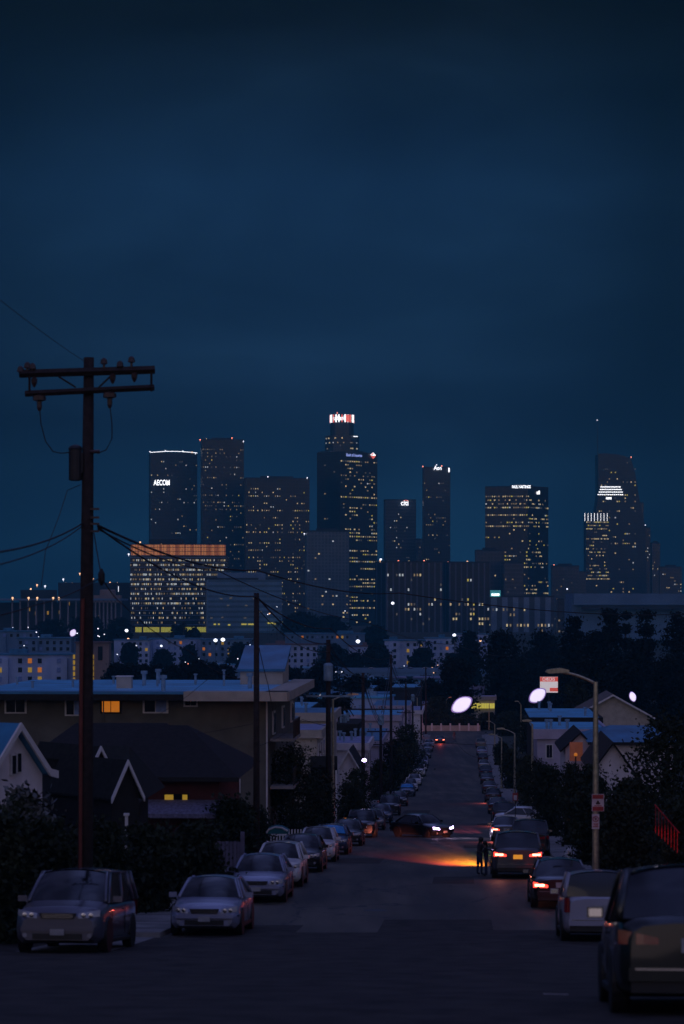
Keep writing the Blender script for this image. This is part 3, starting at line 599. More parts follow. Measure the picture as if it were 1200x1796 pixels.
# ------------------------------------------------------------------ mid-distance apartment complexes
AW = {k: MB().box((0, 0, 0), (1.3, .25, 1.6), M[k]).mesh('window') for k in ('pane', 'curtain', 'amber', 'yellow')}
def apartments(label, px0, px1, ytop, Y, fl, m, seed, group=None, lit=.06, depth=16, name='apartment_building', roofm='roofb', bays=None, balc=True):
    rnd = random.Random(seed); X0, X1 = PX(px0, Y), PX(px1, Y); g = min(gz((X0+X1)/2, Y), PZ(ytop, Y)-fl*3)-1; t = thing(name, label, 'building', ((X0+X1)/2, Y, g), 0, group)
    H = PZ(ytop, Y)-g; Wd = X1-X0; m_ = MB(); m_.box((0, depth/2, H/2), (Wd, depth, H), m)
    nb = bays or max(int(Wd/9), 1)
    for k in range(nb):      # projecting bays break up the front
        if k % 2 == 0: m_.box((-Wd/2+(k+.5)*Wd/nb, -.8, (H-1)/2), (Wd/nb*.55, 1.6, H-1), m)
    m_.build('wall', t)
    MB().box((0, depth/2, H+.25), (Wd+1.2, depth+1.2, .5), M[roofm]).box((rnd.uniform(-.3, .3)*Wd, depth/2, H+1.2), (Wd*.2, depth*.3, 1.5), M[roofm]).build('roof', t)
    n = 0; nc = max(int(Wd/3.0), 2)
    for f in range(fl):
        for c in range(nc):
            if n >= 96: break
            x = -Wd/2+(c+.5)*Wd/nc; kb = int((x+Wd/2)/(Wd/nb)); inb = kb % 2 == 0 and abs(x-(-Wd/2+(kb+.5)*Wd/nb)) < Wd/nb*.27-.3
            if not inb and abs(x-(-Wd/2+(kb+.5)*Wd/nb)) < Wd/nb*.27+.8 and kb % 2 == 0: continue
            k = rnd.choices(['pane', 'curtain', 'amber', 'yellow'], [1-lit-.2, .2, lit/2, lit/2])[0]; n += 1
            child('window', AW[k], t, (x, -1.62 if inb else -.02, H-1.9-f*3.0), 0)
    return t
G = 'white apartment blocks below the civic hill'
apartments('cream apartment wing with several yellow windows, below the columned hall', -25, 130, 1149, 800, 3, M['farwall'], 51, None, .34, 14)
t = thing('stair_tower', 'pale tan stair tower with two columns of yellow-lit windows, beside the cream wing', 'building', (PX(162, 790), 790, PZ(1196, 790)-3))
zz = PZ(1196, 790)-3; MB().box((0, 4, (PZ(1128, 790)-zz)/2), (58/F*790, 8, PZ(1128, 790)-zz), M['fartan']).build('wall', t); MB().box((0, 4, PZ(1127, 790)-zz), (62/F*790, 9, .6), M['terracotta']).build('roof', t)
for px in (130, 163):
    for k in range(5): MB().box((PX(px, 790)-PX(162, 790), -.1, PZ(1152+k*10, 790)-zz), (.7, .3, 1.4), M['yellow']).build('lit_window', t)
MB().box((PX(176, 790)-PX(162, 790), -.1, PZ(1146, 790)-zz), (1.5, .3, 4.5), M['pane']).build('window', t)
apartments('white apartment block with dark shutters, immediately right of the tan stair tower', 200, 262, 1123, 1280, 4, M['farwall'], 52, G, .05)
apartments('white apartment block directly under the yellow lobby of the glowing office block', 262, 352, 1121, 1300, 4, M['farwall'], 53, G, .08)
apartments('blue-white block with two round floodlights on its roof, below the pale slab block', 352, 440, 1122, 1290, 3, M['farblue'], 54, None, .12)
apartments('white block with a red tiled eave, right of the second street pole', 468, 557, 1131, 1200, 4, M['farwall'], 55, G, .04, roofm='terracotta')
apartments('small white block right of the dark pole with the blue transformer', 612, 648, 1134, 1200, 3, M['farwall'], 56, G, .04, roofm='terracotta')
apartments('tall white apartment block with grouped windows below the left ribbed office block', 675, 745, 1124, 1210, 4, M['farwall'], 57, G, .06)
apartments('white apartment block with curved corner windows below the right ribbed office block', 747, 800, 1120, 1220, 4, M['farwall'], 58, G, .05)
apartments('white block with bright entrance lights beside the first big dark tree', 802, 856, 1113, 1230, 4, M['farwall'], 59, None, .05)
apartments('low blue-roofed warehouse between trees at the far left', -20, 60, 1108, 1250, 1, M['farblue'], 60, None, .0, 20, 'warehouse')
apartments('low dark hall with pale blue light strips, left of the telephone pole', 30, 125, 1120, 1150, 2, M['farblue'], 61, None, .0, 20, 'warehouse')
apartments('long low hall with a blue roof above the white apartment blocks in the middle', 500, 640, 1112, 1500, 1, M['farblue'], 62, None, .05, 24, 'warehouse')
# lamps standing about the middle distance
def lamp(label, px, py, Y, k='lampw', r=1.0, name='yard_lamp', group=None):
    X = PX(px, Y); g = gz(X, Y); z = PZ(py, Y); t = thing(name, label, 'lamp', (X, Y, g), 0, group)
    MB().tube([(0, 0, -.3), (0, 0, z-g)], .12, M['darksteel'], 6, .07).build('pole', t)
    s = .72*r*Y/1200.; MB().lathe((0, 0, z-g), [(.1*s, -.5*s), (.45*s, -.3*s), (.6*s, 0), (.45*s, .3*s), (.1*s, .5*s)], M[k], 10).build('lamp_globe', t); return t
def place(px):
    for lim, w_ in ((60, 'at the far left edge'), (140, 'left of the telephone pole'), (230, 'right of the telephone pole'), (300, 'under the left of the yellow lobby'), (370, 'under the right of the yellow lobby'), (440, 'left of the second street pole'), (500, 'right of the second street pole'), (570, 'left of the transformer pole'), (630, 'right of the transformer pole'),
        (690, 'left of the tall sixth pole'), (750, 'right of the tall sixth pole'), (860, 'above the large oval floodlight'), (960, 'left of the billboard'), (1040, 'right of the billboard'), (1110, 'above the tan gable roof')):
        if px < lim: return w_
    return 'near the right edge under the pines'
GL = 'small lamps scattered over the valley floor'
lamp('bright round floodlight, left of the pair on the blue-white block', 378, 1123, 1270, 'lampw', 2.4); lamp('bright yellowish floodlight, right of the pair on the blue-white block', 391, 1122, 1270, 'lampw', 2.6)
lamp('single bright white lamp above the white block with the red tiled eave', 628, 1125, 1260, 'lampw', 2.6); lamp('bright lamp in front of the left ribbed office block', 689, 1058, 1900, 'lampw', 2.0)
lamp('white lamp beside the first big dark tree', 797, 1114, 1215, 'lampw', 2.2); lamp('small warm lamp right of the first white lamp by the big tree', 823, 1126, 1200, 'lampo', 1.3); lamp('second warm lamp right of the white lamp by the big tree', 843, 1124, 1200, 'lampo', 1.3)
lamp('white lamp on the white block with dark shutters', 238, 1133, 1250, 'lampw', 1.5); lamp('small lamp on the block under the yellow lobby', 283, 1133, 1270, 'lampw', 1.5)
lamp('pink-lit lamp post left of the yellow lobby', 222, 1106, 1350, 'lampw', 2.2); lamp('warm lamp at the foot of the pink-lit post', 225, 1121, 1340, 'lampo', 1.6)
lamp('yellow lamp in the dark trees between the slab block and ribbed block', 534, 1099, 1600, 'lampo', 1.6); lamp('bluish lamp between the hazy blocks', 995, 1033, 2200, 'lampw', 1.0); lamp('bright square lamp at the left corner of the ribbed block roof', 668, 981, 1960, 'lampw', 1.4)
rnd = random.Random(77)
for (a, b, c, d, n, Y0, Y1, kk) in ((200, 700, 1175, 1192, 9, 900, 1000, 'lampo'), (20, 220, 1100, 1122, 12, 1200, 1400, 'lampw'), (450, 640, 1060, 1120, 12, 1500, 1900, 'lampo'), (700, 850, 1165, 1200, 9, 900, 1100, 'lampo'), (450, 740, 1195, 1235, 14, 560, 800, 'lampw'), (0, 440, 1128, 1165, 14, 1000, 1250, 'lampw'), (960, 1195, 1208, 1232, 16, 600, 800, 'lampo'), (860, 960, 1210, 1232, 5, 600, 800, 'lampw')):
    for k in range(n): xq = rnd.uniform(a, b); cq = rnd.choice([kk, 'lampw']); yq = rnd.uniform(c, d); lamp('tiny '+('white' if cq == 'lampw' else 'orange')+(' high' if yq < (c+d)/2 else ' low')+' point lamp '+place(xq), xq, yq, rnd.uniform(Y0, Y1), cq, rnd.uniform(.5, .9), 'yard_lamp', GL)
# oval floodlights
def flood(label, px, py, Y, wpx, hpx, tilt, kind='flood'):
    X = PX(px, Y); g = gz(X, Y); z = PZ(py, Y); t = thing('floodlight', label, 'floodlight', (X, Y, g)); a = wpx/2/F*Y; b = hpx/2/F*Y
    MB().tube([(0, .3, -.3), (0, .3, z-g)], .14, M['darksteel'], 7).build('pole', t)
    mb = MB(); n = 22; ring = lambda s, y: [(a*s*math.cos(q*2*math.pi/n), y, b*s*math.sin(q*2*math.pi/n)*(1-.25*math.cos(q*2*math.pi/n)**2)) for q in range(n)]
    vs = ring(.55, -.28)+ring(.88, -.2)+ring(1, 0); fs = [tuple(range(n))[::-1]]+[(r*n+i, r*n+(i+1) % n, (r+1)*n+(i+1) % n, (r+1)*n+i) for r in range(2) for i in range(n)]
    mb.add(vs, fs, M['flood']); o = mb.build('lamp_face', t, (0, 0, z-g), True); o.rotation_euler.y = -tilt
    m = MB(); vs = ring(.97, -.05)+ring(1.12, .03); m.add(vs, [(i, (i+1) % n, n+(i+1) % n, n+i) for i in range(n)], mat('flood_halo_violet', (.5, .4, .8), .4, emit=(.36, .24, .62), es=.55)); o = m.build('halo_ring', t, (0, 0, z-g), True); o.rotation_euler.y = -tilt  # violet halo of the glare built as a glowing ring
    m = MB(); vs = ring(1.03, .03)+ring(.5, .5); m.add(vs, [(i, (i+1) % n, n+(i+1) % n, n+i) for i in range(n)]+[tuple(range(n, 2*n))], M['darksteel']); o = m.build('housing', t, (0, 0, z-g)); o.rotation_euler.y = -tilt
    return t
flood('large glowing oval floodlight tilted up to the right above the end of the street', 810, 1236, 540, 38, 23, math.radians(32))
flood('glowing oval floodlight under the red and white billboard', 943, 1220, 560, 32, 21, math.radians(36))
flood('small pointed white floodlight above the tan gable roof on the right', 1110, 1222, 420, 11, 17, math.radians(20))
flood('small pale oval floodlight left of the telephone pole in the valley', 128, 1110, 1100, 10, 13, math.radians(-30))
# ------------------------------------------------------------------ viaduct
Yv = 930; t = thing('freeway_viaduct', 'long blue-grey elevated freeway deck on round piers crossing the valley floor', 'bridge', (PX(600, Yv), Yv, -34))
mb = MB(); zt = PZ(1174, Yv)+34; mb.box((0, 0, zt-1.6), (PX(795, Yv)-PX(270, Yv), 14, 1.8), M['farblue']); mb.build('deck', t)
MB().box((0, -7.1, zt-.3), (PX(795, Yv)-PX(270, Yv), .35, 1.5), M['farblue']).build('parapet', t); MB().box((0, 7.1, zt-.3), (PX(795, Yv)-PX(270, Yv), .35, 1.5), M['farblue']).build('parapet', t)
for k in range(9): MB().lathe((-52+k*13, 0, 0), [(.9, 0), (.9, zt-3.4), (1.8, zt-2.4)], M['farblue'], 12).build('pier', t)
# ------------------------------------------------------------------ trees of the valley and hills
GT = 'dark trees across the valley floor'; rnd = random.Random(5)
far = [(500, 560, 1077, 1600), (545, 610, 1084, 1600), (640, 676, 1100, 1560), (190, 232, 1086, 1500), (60, 120, 1090, 1480), (120, 190, 1086, 1500),
       (300, 330, 1098, 1420), (330, 352, 1102, 1400), (270, 300, 1140, 1150), (215, 240, 1128, 1180), (320, 345, 1132, 1180), (400, 440, 1130, 1150), (560, 605, 1132, 1120), (640, 684, 1132, 1120), (720, 760, 1140, 1100), (775, 830, 1150, 1060),
       (440, 500, 1142, 1100), (600, 640, 1148, 1050)]
fl = ['left of the big yellow lamp in the dark trees', 'around the yellow lamp, right of the slab block', 'before the foot of the left ribbed block', 'under the pink-lit theatre block', 'under the left end of the columned hall', 'behind the telephone pole under the columned hall',
 'before the left part of the yellow lobby', 'before the middle of the yellow lobby', 'before the block under the yellow lobby', 'at the left corner of the block with dark shutters', 'between the first two white blocks on the left', 'under the pair of round floodlights', 'behind the third street pole by the white blocks', 'between the small white block and the tall one',
 'in front of the curved-window block', 'at the foot of the narrow cypress', 'left of the white block with the red eave', 'under the single bright white lamp']
for i, (a, b, c, Y) in enumerate(far): tree('broad_tree', 'dark rounded tree '+fl[i], a, b, c, Y, 'far', i, ybot=None, group=GT)
for i, x in enumerate(range(185, 400, 24)): tree('broad_tree', ['leftmost', 'second', 'third', 'fourth', 'middle', 'sixth', 'seventh', 'eighth', 'rightmost'][i]+' dark bushy tree in the row behind the blue flat roof', x, x+38, 1160+rnd.uniform(-4, 6), 620, 'far', i, group='row of trees behind the blue flat roof')
for i, (a, b, c, Y) in enumerate(((480, 540, 1172, 700), (530, 600, 1166, 640), (600, 650, 1186, 600), (640, 690, 1188, 620), (685, 740, 1196, 640), (735, 772, 1192, 620), (560, 620, 1215, 420), (510, 570, 1222, 400))):
    tree('broad_tree', 'dark tree '+['just right of the roof penthouse', 'left of the third pole transformer', 'right of the fourth street pole', 'left of the tall sixth pole', 'right of the tall sixth pole', 'behind the last street pole', 'behind the yellow-green palm', 'left of the yellow-green palm'][i]+' this side of the freeway', a, b, c, Y, 'far', i, group='trees this side of the freeway')
for i, (x, y, Y) in enumerate(((486, 1092, 1380), (305, 1096, 1380), (752, 1128, 1120), (798, 1118, 1100), (737, 1126, 1130), (322, 1094, 1380))): palm('small dark fan palm '+['right of the pale slab block', 'left one before the yellow lobby', 'before the curved-window block', 'beside the white lamp by the big tree', 'between the tall white block and the curved one', 'right one before the yellow lobby'][i], x, y, Y, 'fan palms by the apartment blocks', .9)
palm('yellow-green lit palm tree behind the street lamp with the flat arm', 596, 1232, 330, None, .9)
# big dark group on the right
big = [(766, 835, 1154, 560, 'far', 1, 'large dark tree left of the oval floodlight at the end of the street'), (805, 842, 1106, 900, 'column', 0, 'narrow dark cypress rising left of the white entrance lamps'),
 (838, 925, 1107, 640, 'far', 0, 'broad dark tree above the yellow-lit shopfront'), (915, 990, 1108, 760, 'far', 1, 'hazy tree right of the pale ribbed civic block'), (940, 985, 1118, 760, 'pine', 0, 'bluish conifer just left of the pine group'),
 (985, 1030, 1075, 560, 'far', 0, 'tree with feathery top at the left end of the pine group'), (1020, 1072, 1100, 520, 'far', 1, 'lower dark tree filling the middle of the pine group'), (1048, 1094, 1058, 540, 'column', 0, 'tallest upright pine in the group before the long low hall'),
 (1084, 1112, 1064, 550, 'pine', 1, 'thin pointed pine right of the tallest one'), (1106, 1160, 1064, 530, 'pine', 0, 'spreading pine with a sharp top near the right edge'), (1156, 1225, 1066, 500, 'column', 1, 'wide dark pine cut off by the right edge of the view'),
 (1090, 1150, 1120, 480, 'far', 0, 'dense dark tree under the spreading pine'), (1000, 1060, 1150, 450, 'far', 1, 'dense dark tree beneath the tallest pine'), (1060, 1130, 1160, 440, 'far', 0, 'dense dark tree left of the dark tree at the right edge'), (1130, 1215, 1150, 430, 'far', 1, 'dark tree low at the right edge above the gable roof'),
 (930, 1010, 1150, 680, 'far', 0, 'dark tree directly behind the red and white billboard'), (985, 1040, 1186, 420, 'mid', 1, 'tree right of the billboard with small lights behind it'), (850, 935, 1160, 620, 'far', 0, 'dark undergrowth tree over the yellow shopfront roof')]
for a, b, c, Y, k, v, l in big: tree('pine_tree' if k in ('pine', 'column') else 'broad_tree', l, a, b, c, Y, k, v, clear=.06)
end = [(775, 845, 1254, 530, 'large round bush beneath the oval floodlight at the end of the street'), (830, 880, 1252, 535, 'bush right below the yellow shopfront'), (868, 925, 1250, 500, 'pale brownish bushy tree right of the yellow shopfront'), (742, 790, 1225, 535, 'dark tree behind the car with lit tail lamps'), (905, 945, 1262, 420, 'small dark tree right of the end of the street')]
for i, (a, b, c, Y, l) in enumerate(end): tree('broad_tree', l, a, b, c, Y, 'mid', i, clear=.02)

# ------------------------------------------------------------------ buildings along the street
def flat(label, px0, px1, ytop, Y, depth, m, roof, par=.35, name='flat_roofed_building', wins=(), side_wins=0, fascia=None, zb=None, sdoor=False):
    X0, X1 = PX(px0, Y), PX(px1, Y); xc = (X0+X1)/2; z = PZ(ytop, Y); g = (gz(xc, Y+depth) if zb is None else zb)-1.2; t = thing(name, label, 'building', (X1, Y, g), TH); Wd = X1-X0; H = z-g
    MB().box((-Wd/2, depth/2, H/2), (Wd, depth, H), m).build('wall', t)
    r = MB(); r.box((-Wd/2, depth/2, H+.06), (Wd+.5, depth+.5, .12), roof); r.build('roof', t)
    if par:
        q = MB(); fm = fascia or m
        q.box((-Wd/2, -.18, H+par/2-.35), (Wd+.8, .24, par+.4), fm); q.box((.32, depth/2, H+par/2-.35), (.24, depth+.4, par+.4), fm); q.build('fascia', t)
    rr = random.Random(int(px0*7+Y))
    for k in range(4): v = MB().lathe((rr.uniform(-Wd*.9, -.6), rr.uniform(1, depth*.9), H), [(.12, .1), (.12, .8), (.2, .82), (.2, 1.0)], M['grey'], 8); v.build('roof_vent', t)
    for (px, py, wp, hp, mm) in wins:
        ww, wh = wp/F*Y, hp/F*Y; p = (PX(px, Y)-X1, -.03, PZ(py, Y)-g)
        f = MB(); f.box(p, (ww+.16, .1, wh+.16), M['trim'] if mm != 'amber' else M['darkw']); o = f.build('window', t); MB().box((p[0]-ww*.25, -.07, p[2]), (ww*.46, .06, wh), M[mm if mm != 'curtain' else 'pane']).box((p[0]+ww*.25, -.07, p[2]), (ww*.46, .06, wh), M[mm]).build('pane', o)
    for k in range(side_wins):
        y = depth*(k+.5)/side_wins; o = MB().box((.04, y, H-1.7), (.12, 1.3, 1.3), M['trim']).build('window', t); MB().box((.09, y, H-1.7), (.06, 1.1, 1.1), M['pane']).build('pane', o)
    return t, (X1, Y, g), H
# long apartment block with blue-lit flat roof
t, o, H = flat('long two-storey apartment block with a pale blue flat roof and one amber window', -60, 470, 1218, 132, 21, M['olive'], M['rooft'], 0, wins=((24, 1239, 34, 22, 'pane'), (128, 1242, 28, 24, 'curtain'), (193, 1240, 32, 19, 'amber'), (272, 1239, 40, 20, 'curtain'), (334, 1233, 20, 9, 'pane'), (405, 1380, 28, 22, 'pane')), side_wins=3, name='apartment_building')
q = MB(); q.box((-PX(600+200, 132)+PX(600, 132)+4.2, 0, 0), (.01, .01, .01), M['olive'])
MB().box((-8.2, -.7, H+.1), (16.6, 1.5, .16), M['roofb']).box((-10.2, -.78, H-.12), (12.6+8.2, 1.4, .34), M['darkw']).build('eave', t)
MB().box((-1.6, -.95, H-.05), (5.6, 1.9, .5), M['cream']).box((.62, 9.5, H-.05), (1.3, 22, .5), M['cream']).build('cornice', t)
MB().extr([(12.8, H), (17.6, H), (17.6, H+2.2), (12.8, H+.95)], 0, -2.7, -.15, M['cream']).build('stair_penthouse', t); MB().extr([(12.6, H+.9), (17.8, H+2.25), (17.8, H+2.38), (12.6, H+1.05)], 0, -2.85, 0, M['roofb']).build('penthouse_roof', t)
MB().box((-8.7, 6, H+.42), (.85, .7, .7), M['cream']).box((-8.7, 6, H+.8), (.95, .8, .06), M['trim']).build('roof_air_unit', t)
for x, y, h in ((-7.2, 9, 1.0), (-5.3, 12, .7), (-12, 8, .5), (-14, 6, .45), (-10.5, 14, .5), (-3.4, 10, 1.0), (-16, 12, .5)): MB().lathe((x, y, H), [(.07, 0), (.07, h), (.12, h), (.12, h+.08)], M['grey'], 8).build('roof_vent_pipe', t)
for k, z in enumerate((H-1.6, H-4.2)):
    q = MB(); q.box((.75, 3, z-.9), (1.3, 5.5, .15), M['concrete'])
    for j in range(14): q.box((1.36, .4+j*.4, z-.35), (.03, .03, .95), M['black'])
    q.box((1.36, 3, z+.12), (.05, 5.5, .05), M['black']); q.build('balcony', t)
MB().tube([(-.05, -.12, 0), (-.05, -.12, H)], .05, M['trim'], 6).build('downpipe', t); MB().tube([(-9, -.1, 0), (-9, -.1, H-.2)], .04, M['olive'], 6).build('downpipe', t)
# dark hip-roofed house with amber windows
def hip(label, px0, px1, yr, ye, Y, depth, wall, roof, ridge=(.3, .7), name='house', over=.5, base=None):
    X0, X1 = PX(px0, Y), PX(px1, Y); Wd = X1-X0; g = gz((X0+X1)/2, Y)-.6; ze = PZ(ye, Y)-g; zr = PZ(yr, Y+depth/2)-g
    t = thing(name, label, 'house', ((X0+X1)/2, Y, g), TH); MB().box((0, depth/2, ze/2), (Wd, depth, ze), wall).build('wall', t)
    a, b = -Wd/2-over, Wd/2+over; c, d = -over, depth+over; r0, r1 = a+(b-a)*ridge[0], a+(b-a)*ridge[1]; m = depth/2
    mb = MB(); vs = [(a, c, ze), (b, c, ze), (b, d, ze), (a, d, ze), (r0, m, zr), (r1, m, zr)]
    mb.add(vs, [(0, 1, 5, 4), (1, 2, 5), (2, 3, 4, 5), (3, 0, 4), (3, 2, 1, 0)], roof); mb.build('roof', t)
    MB().box((0, c-.02, ze-.05), (b-a, .06, .18), M['darkw']).build('gutter', t)
    return t, g, ze, Wd
t, g, ze, Wd = hip('dark hip-roofed house with red walls and two small amber-lit windows', 205, 385, 1272, 1362, 100, 9, M['redw'], M['shingle'], (.22, .55), over=.9)
for px in (297, 325):
    f = MB().box((PX(px, 100)-PX(295, 100), -.04, PZ(1405, 100)-g), (.42 if px < 300 else .28, .1, .62), M['darkw']).build('window', t); MB().box((PX(px, 100)-PX(295, 100), -.09, PZ(1405, 100)-g), (.36 if px < 300 else .2, .06, .54), M['yellow']).build('pane', f)
MB().box((PX(312, 100)-PX(295, 100), -.04, PZ(1405, 100)-g), (.3, .1, .6), M['pane']).build('window', t)
MB().box((.3, -1.0, PZ(1419, 99)-g), (3.7, 1.9, .10), M['porch'], rx=math.radians(16)).box((.3, -1.92, PZ(1431, 98)-g), (3.7, .06, .16), M['porch']).build('porch_roof', t)
for x in (-1.4, .2, 2.05): MB().box((x, -1.85, (PZ(1431, 98)-g)/2), (.1, .1, PZ(1431, 98)-g), M['darkw']).build('porch_post', t)
MB().box((Wd/2+.02, 1.2, 2.2), (.12, .8, 1.9), M['darkw']).build('side_door', t)
t, g, ze, Wd = hip('dark house with a large black hip roof directly before the long apartment block', 60, 330, 1268, 1345, 108, 10, M['darkw'], M['shingle'], (.22, .72), over=.8)
# gabled houses
def gable(label, px0, px1, yr, ye, Y, depth, wall, roof, trim=None, over=.35, name='house', kick=0, slab=.14, base=None, rot=TH, wx=()):
    """gable end towards the camera"""
    X0, X1 = PX(px0, Y), PX(px1, Y); Wd = (X1-X0)/math.cos(rot); g = gz((X0+X1)/2, Y)-.6; ze = PZ(ye, Y)-g; zr = PZ(yr, Y)-g; t = thing(name, label, 'house', ((X0+X1)/2, Y, g), rot)
    mb = MB(); mb.extr([(-Wd/2, 0), (Wd/2, 0), (Wd/2, ze), (0, zr), (-Wd/2, ze)], 1, 0, depth, wall); mb.build('wall', t)
    sl = (zr-ze)/(Wd/2); ex = over
    for s in (-1, 1):
        r = MB(); pts = [(0, zr+.02), (s*(Wd/2+ex), ze-sl*ex+.02)]
        if kick: pts = [(0, zr+.02), (s*(Wd/2), ze+.02), (s*(Wd/2+kick), ze-.18*kick)]
        poly = pts+[(p[0], p[1]+slab) for p in pts[::-1]]
        r.extr(poly, 1, -ex, depth+ex, roof); r.build('roof', t)
        if trim:
            poly = [(p[0], p[1]-.08) for p in pts]+[(p[0], p[1]+slab+.02) for p in pts[::-1]]
            MB().extr(poly, 1, -ex-.09, -ex-.01, trim).build('bargeboard', t)
    for (px, py, wp, hp, mm) in wx:
        p = (PX(px, Y)-(X0+X1)/2, -.04, PZ(py, Y)-g); o = MB().box(p, (wp/F*Y+.08, .1, hp/F*Y+.08), M['trim']).build('window', t); MB().box((p[0], -.09, p[2]), (wp/F*Y, .06, hp/F*Y), M[mm]).build('pane', o)
    return t, g
gable('cream house with a steep pointed gable and twin narrow window, at the left edge', -22, 66, 1277, 1362, 76, 9, M['whitew'], M['roofb'], M['trim'], kick=.35, over=.3, rot=math.radians(56), wx=((20, 1341, 8, 32, 'pane'), (34, 1338, 8, 32, 'pane')))
gable('tall narrow white-edged porch gable, just right of the telephone pole', 198, 242, 1338, 1392, 82, 4, M['darkw'], M['shingleg'], M['trim'], over=.12, slab=.08, rot=math.radians(38))
gable('small white-edged dormer gable just above and left of the porch gable', 164, 185, 1313, 1336, 85, 4, M['darkw'], M['shingleg'], M['trim'], over=.05, slab=.06, rot=math.radians(38))
t, g, ze, Wd = hip('low house with a wide green-black roof behind the white-edged porch gable', 62, 215, 1308, 1408, 86, 7, M['darkw'], M['shingleg'], (.2, .8), over=.6)
MB().box((2.0-.2, -.3, ze-.15), (.08, .08, .9), M['trim']).build('porch_post', t)
# porch post and panel of pale boards
t = thing('porch_column', 'slim white porch post below the tall white-edged gable', 'post', (PX(222, 80.5), 80.5, gz(PX(222, 80.5), 80.5))); MB().box((0, 0, 1.3), (.1, .1, 2.6), M['trim']).box((0, 0, 2.62), (.18, .18, .08), M['trim']).box((0, 0, .1), (.2, .2, .2), M['trim']).build('post', t)
# flat-roofed buildings beyond on the left
t, o, H = flat('cream flat-roofed building with a lavender lower roof, first beyond the big bush', 440, 556, 1283, 200, 10, M['cream'], M['roofl'], .28, side_wins=3)
flat('cream upper storey wall with a blue parapet roof behind the lavender roof', 430, 578, 1254, 216, 12, M['cream'], M['roofb'], .35)
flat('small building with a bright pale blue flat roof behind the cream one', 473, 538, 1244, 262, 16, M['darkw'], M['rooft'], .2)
flat('dark brown box building behind the third street pole', 592, 622, 1272, 255, 12, M['darkw'], M['shingle'], .3)
flat('white-walled building under the dark brown box, with a stepped roof', 585, 640, 1306, 232, 12, M['whitew'], M['roofl'], .3, side_wins=3)
flat('building with a broad blue roof between the third and fourth street poles', 612, 664, 1300, 275, 26, M['mauve'], M['roofb'], .2)
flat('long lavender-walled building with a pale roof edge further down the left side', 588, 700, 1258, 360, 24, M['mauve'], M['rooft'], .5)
flat('pale building with a blue roof beside the far left street poles', 655, 716, 1240, 420, 26, M['mauve'], M['roofb'], .4)
flat('low pale block furthest down the left side of the street', 690, 738, 1248, 470, 22, M['whitew'], M['roofl'], .4)
flat('small far block with a bright blue roof below the freeway', 690, 738, 1206, 610, 24, M['fardark'], M['rooft'], .2, name='warehouse'); flat('dim far shed with a blue roof strip below the freeway', 628, 656, 1207, 600, 24, M['fardark'], M['rooft'], .2, name='warehouse')
flat('far blue-roofed shed behind the transformer pole', 455, 530, 1206, 560, 24, M['fardark'], M['roofb'], .2, name='warehouse')
t, g = gable('small white-gabled house half hidden by trees below the dark brown box', 596, 628, 1318, 1345, 210, 8, M['whitew'], M['shingle'], M['trim'])
t = thing('balcony_canopy', 'dark sloping canopy over a pink-lit doorway, on the cream building side', 'canopy', (PX(568, 196), 196, -D(196))); MB().box((0, 2, 4.3), (2.2, 4, .9), M['darkw'], rx=-.2).build('cover', t); MB().box((.2, 3.8, 2.3), (1.6, .2, 2.6), M['redw']).build('door_panel', t); MB().box((1.0, 0, 2), (.12, .12, 4), M['trim']).build('post', t)
# right side
flat('lavender-white flat-roofed house, biggest building on the right of the street', 943, 1060, 1285, 205, 16, M['mauve'], M['rooft'], .45, wins=((964, 1318, 10, 22, 'pane'),))
flat('blue flat roof building behind the lavender-white house', 935, 1050, 1262, 236, 22, M['darkw'], M['rooft'], .35)
t, g = gable('dim small-gabled house with orange-lit porch, right of the lavender-white house', 992, 1044, 1288, 1312, 168, 10, M['whitew'], M['shingle'], None)
MB().box((PX(1012, 167)-PX(1018, 168), -1.2, PZ(1318, 167)-g), (.9, .1, 1.3), mat('porch_wall_glow', (.3, .12, .08), .8, emit=(1, .26, .1), es=.06)).build('glowing_porch_wall', t)  # porch light put into the wall as a glow of its own
t2 = thing('porch_lamp', 'small orange porch lamp glowing in front of the dim gabled house', 'lamp', (PX(1010, 165), 165, gz(PX(1010, 165), 165))); zz = PZ(1324, 165)-gz(PX(1010, 165), 165); MB().tube([(0, 0, 0), (0, 0, zz)], .05, M['darksteel']).build('post', t2); MB().lathe((0, 0, zz), [(.04, -.1), (.12, -.06), (.12, .08), (.04, .14)], M['amber'], 10).build('lamp_glass', t2)
t, g, ze, Wd = hip('house with a broad dark blue hipped roof behind the curved street lamp', 1046, 1180, 1272, 1302, 165, 12, M['whitew'], M['roofb'], (.3, .8), over=.6)
t, g = gable('pale house with a dark sloping roof right of the curved street lamp pole', 1050, 1100, 1306, 1340, 128, 11, M['whitew'], M['shingle'], None, over=.4)
gable('wide tan gable roof above the roofs on the right', 1010, 1140, 1220, 1256, 310, 14, M['cream'], M['shinglet'], M['trim'], over=.6)
t, o, H = flat('shop with a yellow-lit window band at the end of the street', 790, 868, 1224, 580, 12, M['cream'], M['mauve'], .5, name='shop_building')
for k in range(9): MB().box((-5.3+k*.62, -.4, PZ(1238, 580)-o[2]), (.52, .2, 1.2), M['wlit5']).build('lit_window', t)
t = thing('billboard', 'blank pale blue billboard above the yellow-lit shop', 'billboard', (PX(837, 640), 640, -D(640))); zz = PZ(1211, 640)+D(640); MB().box((0, 0, zz), (4.0, .3, 2.6), M['roofl']).build('panel', t); MB().tube([(0, .3, 0), (0, .3, zz)], .22, M['darksteel']).build('post', t); MB().box((0, -.05, zz+1.4), (4.2, .5, .14), M['darksteel']).build('frame', t)
t = thing('billboard', 'lit red and white billboard in front of the dark trees', 'billboard', (PX(963, 600), 600, -D(600))); zz = PZ(1201, 600)+D(600)
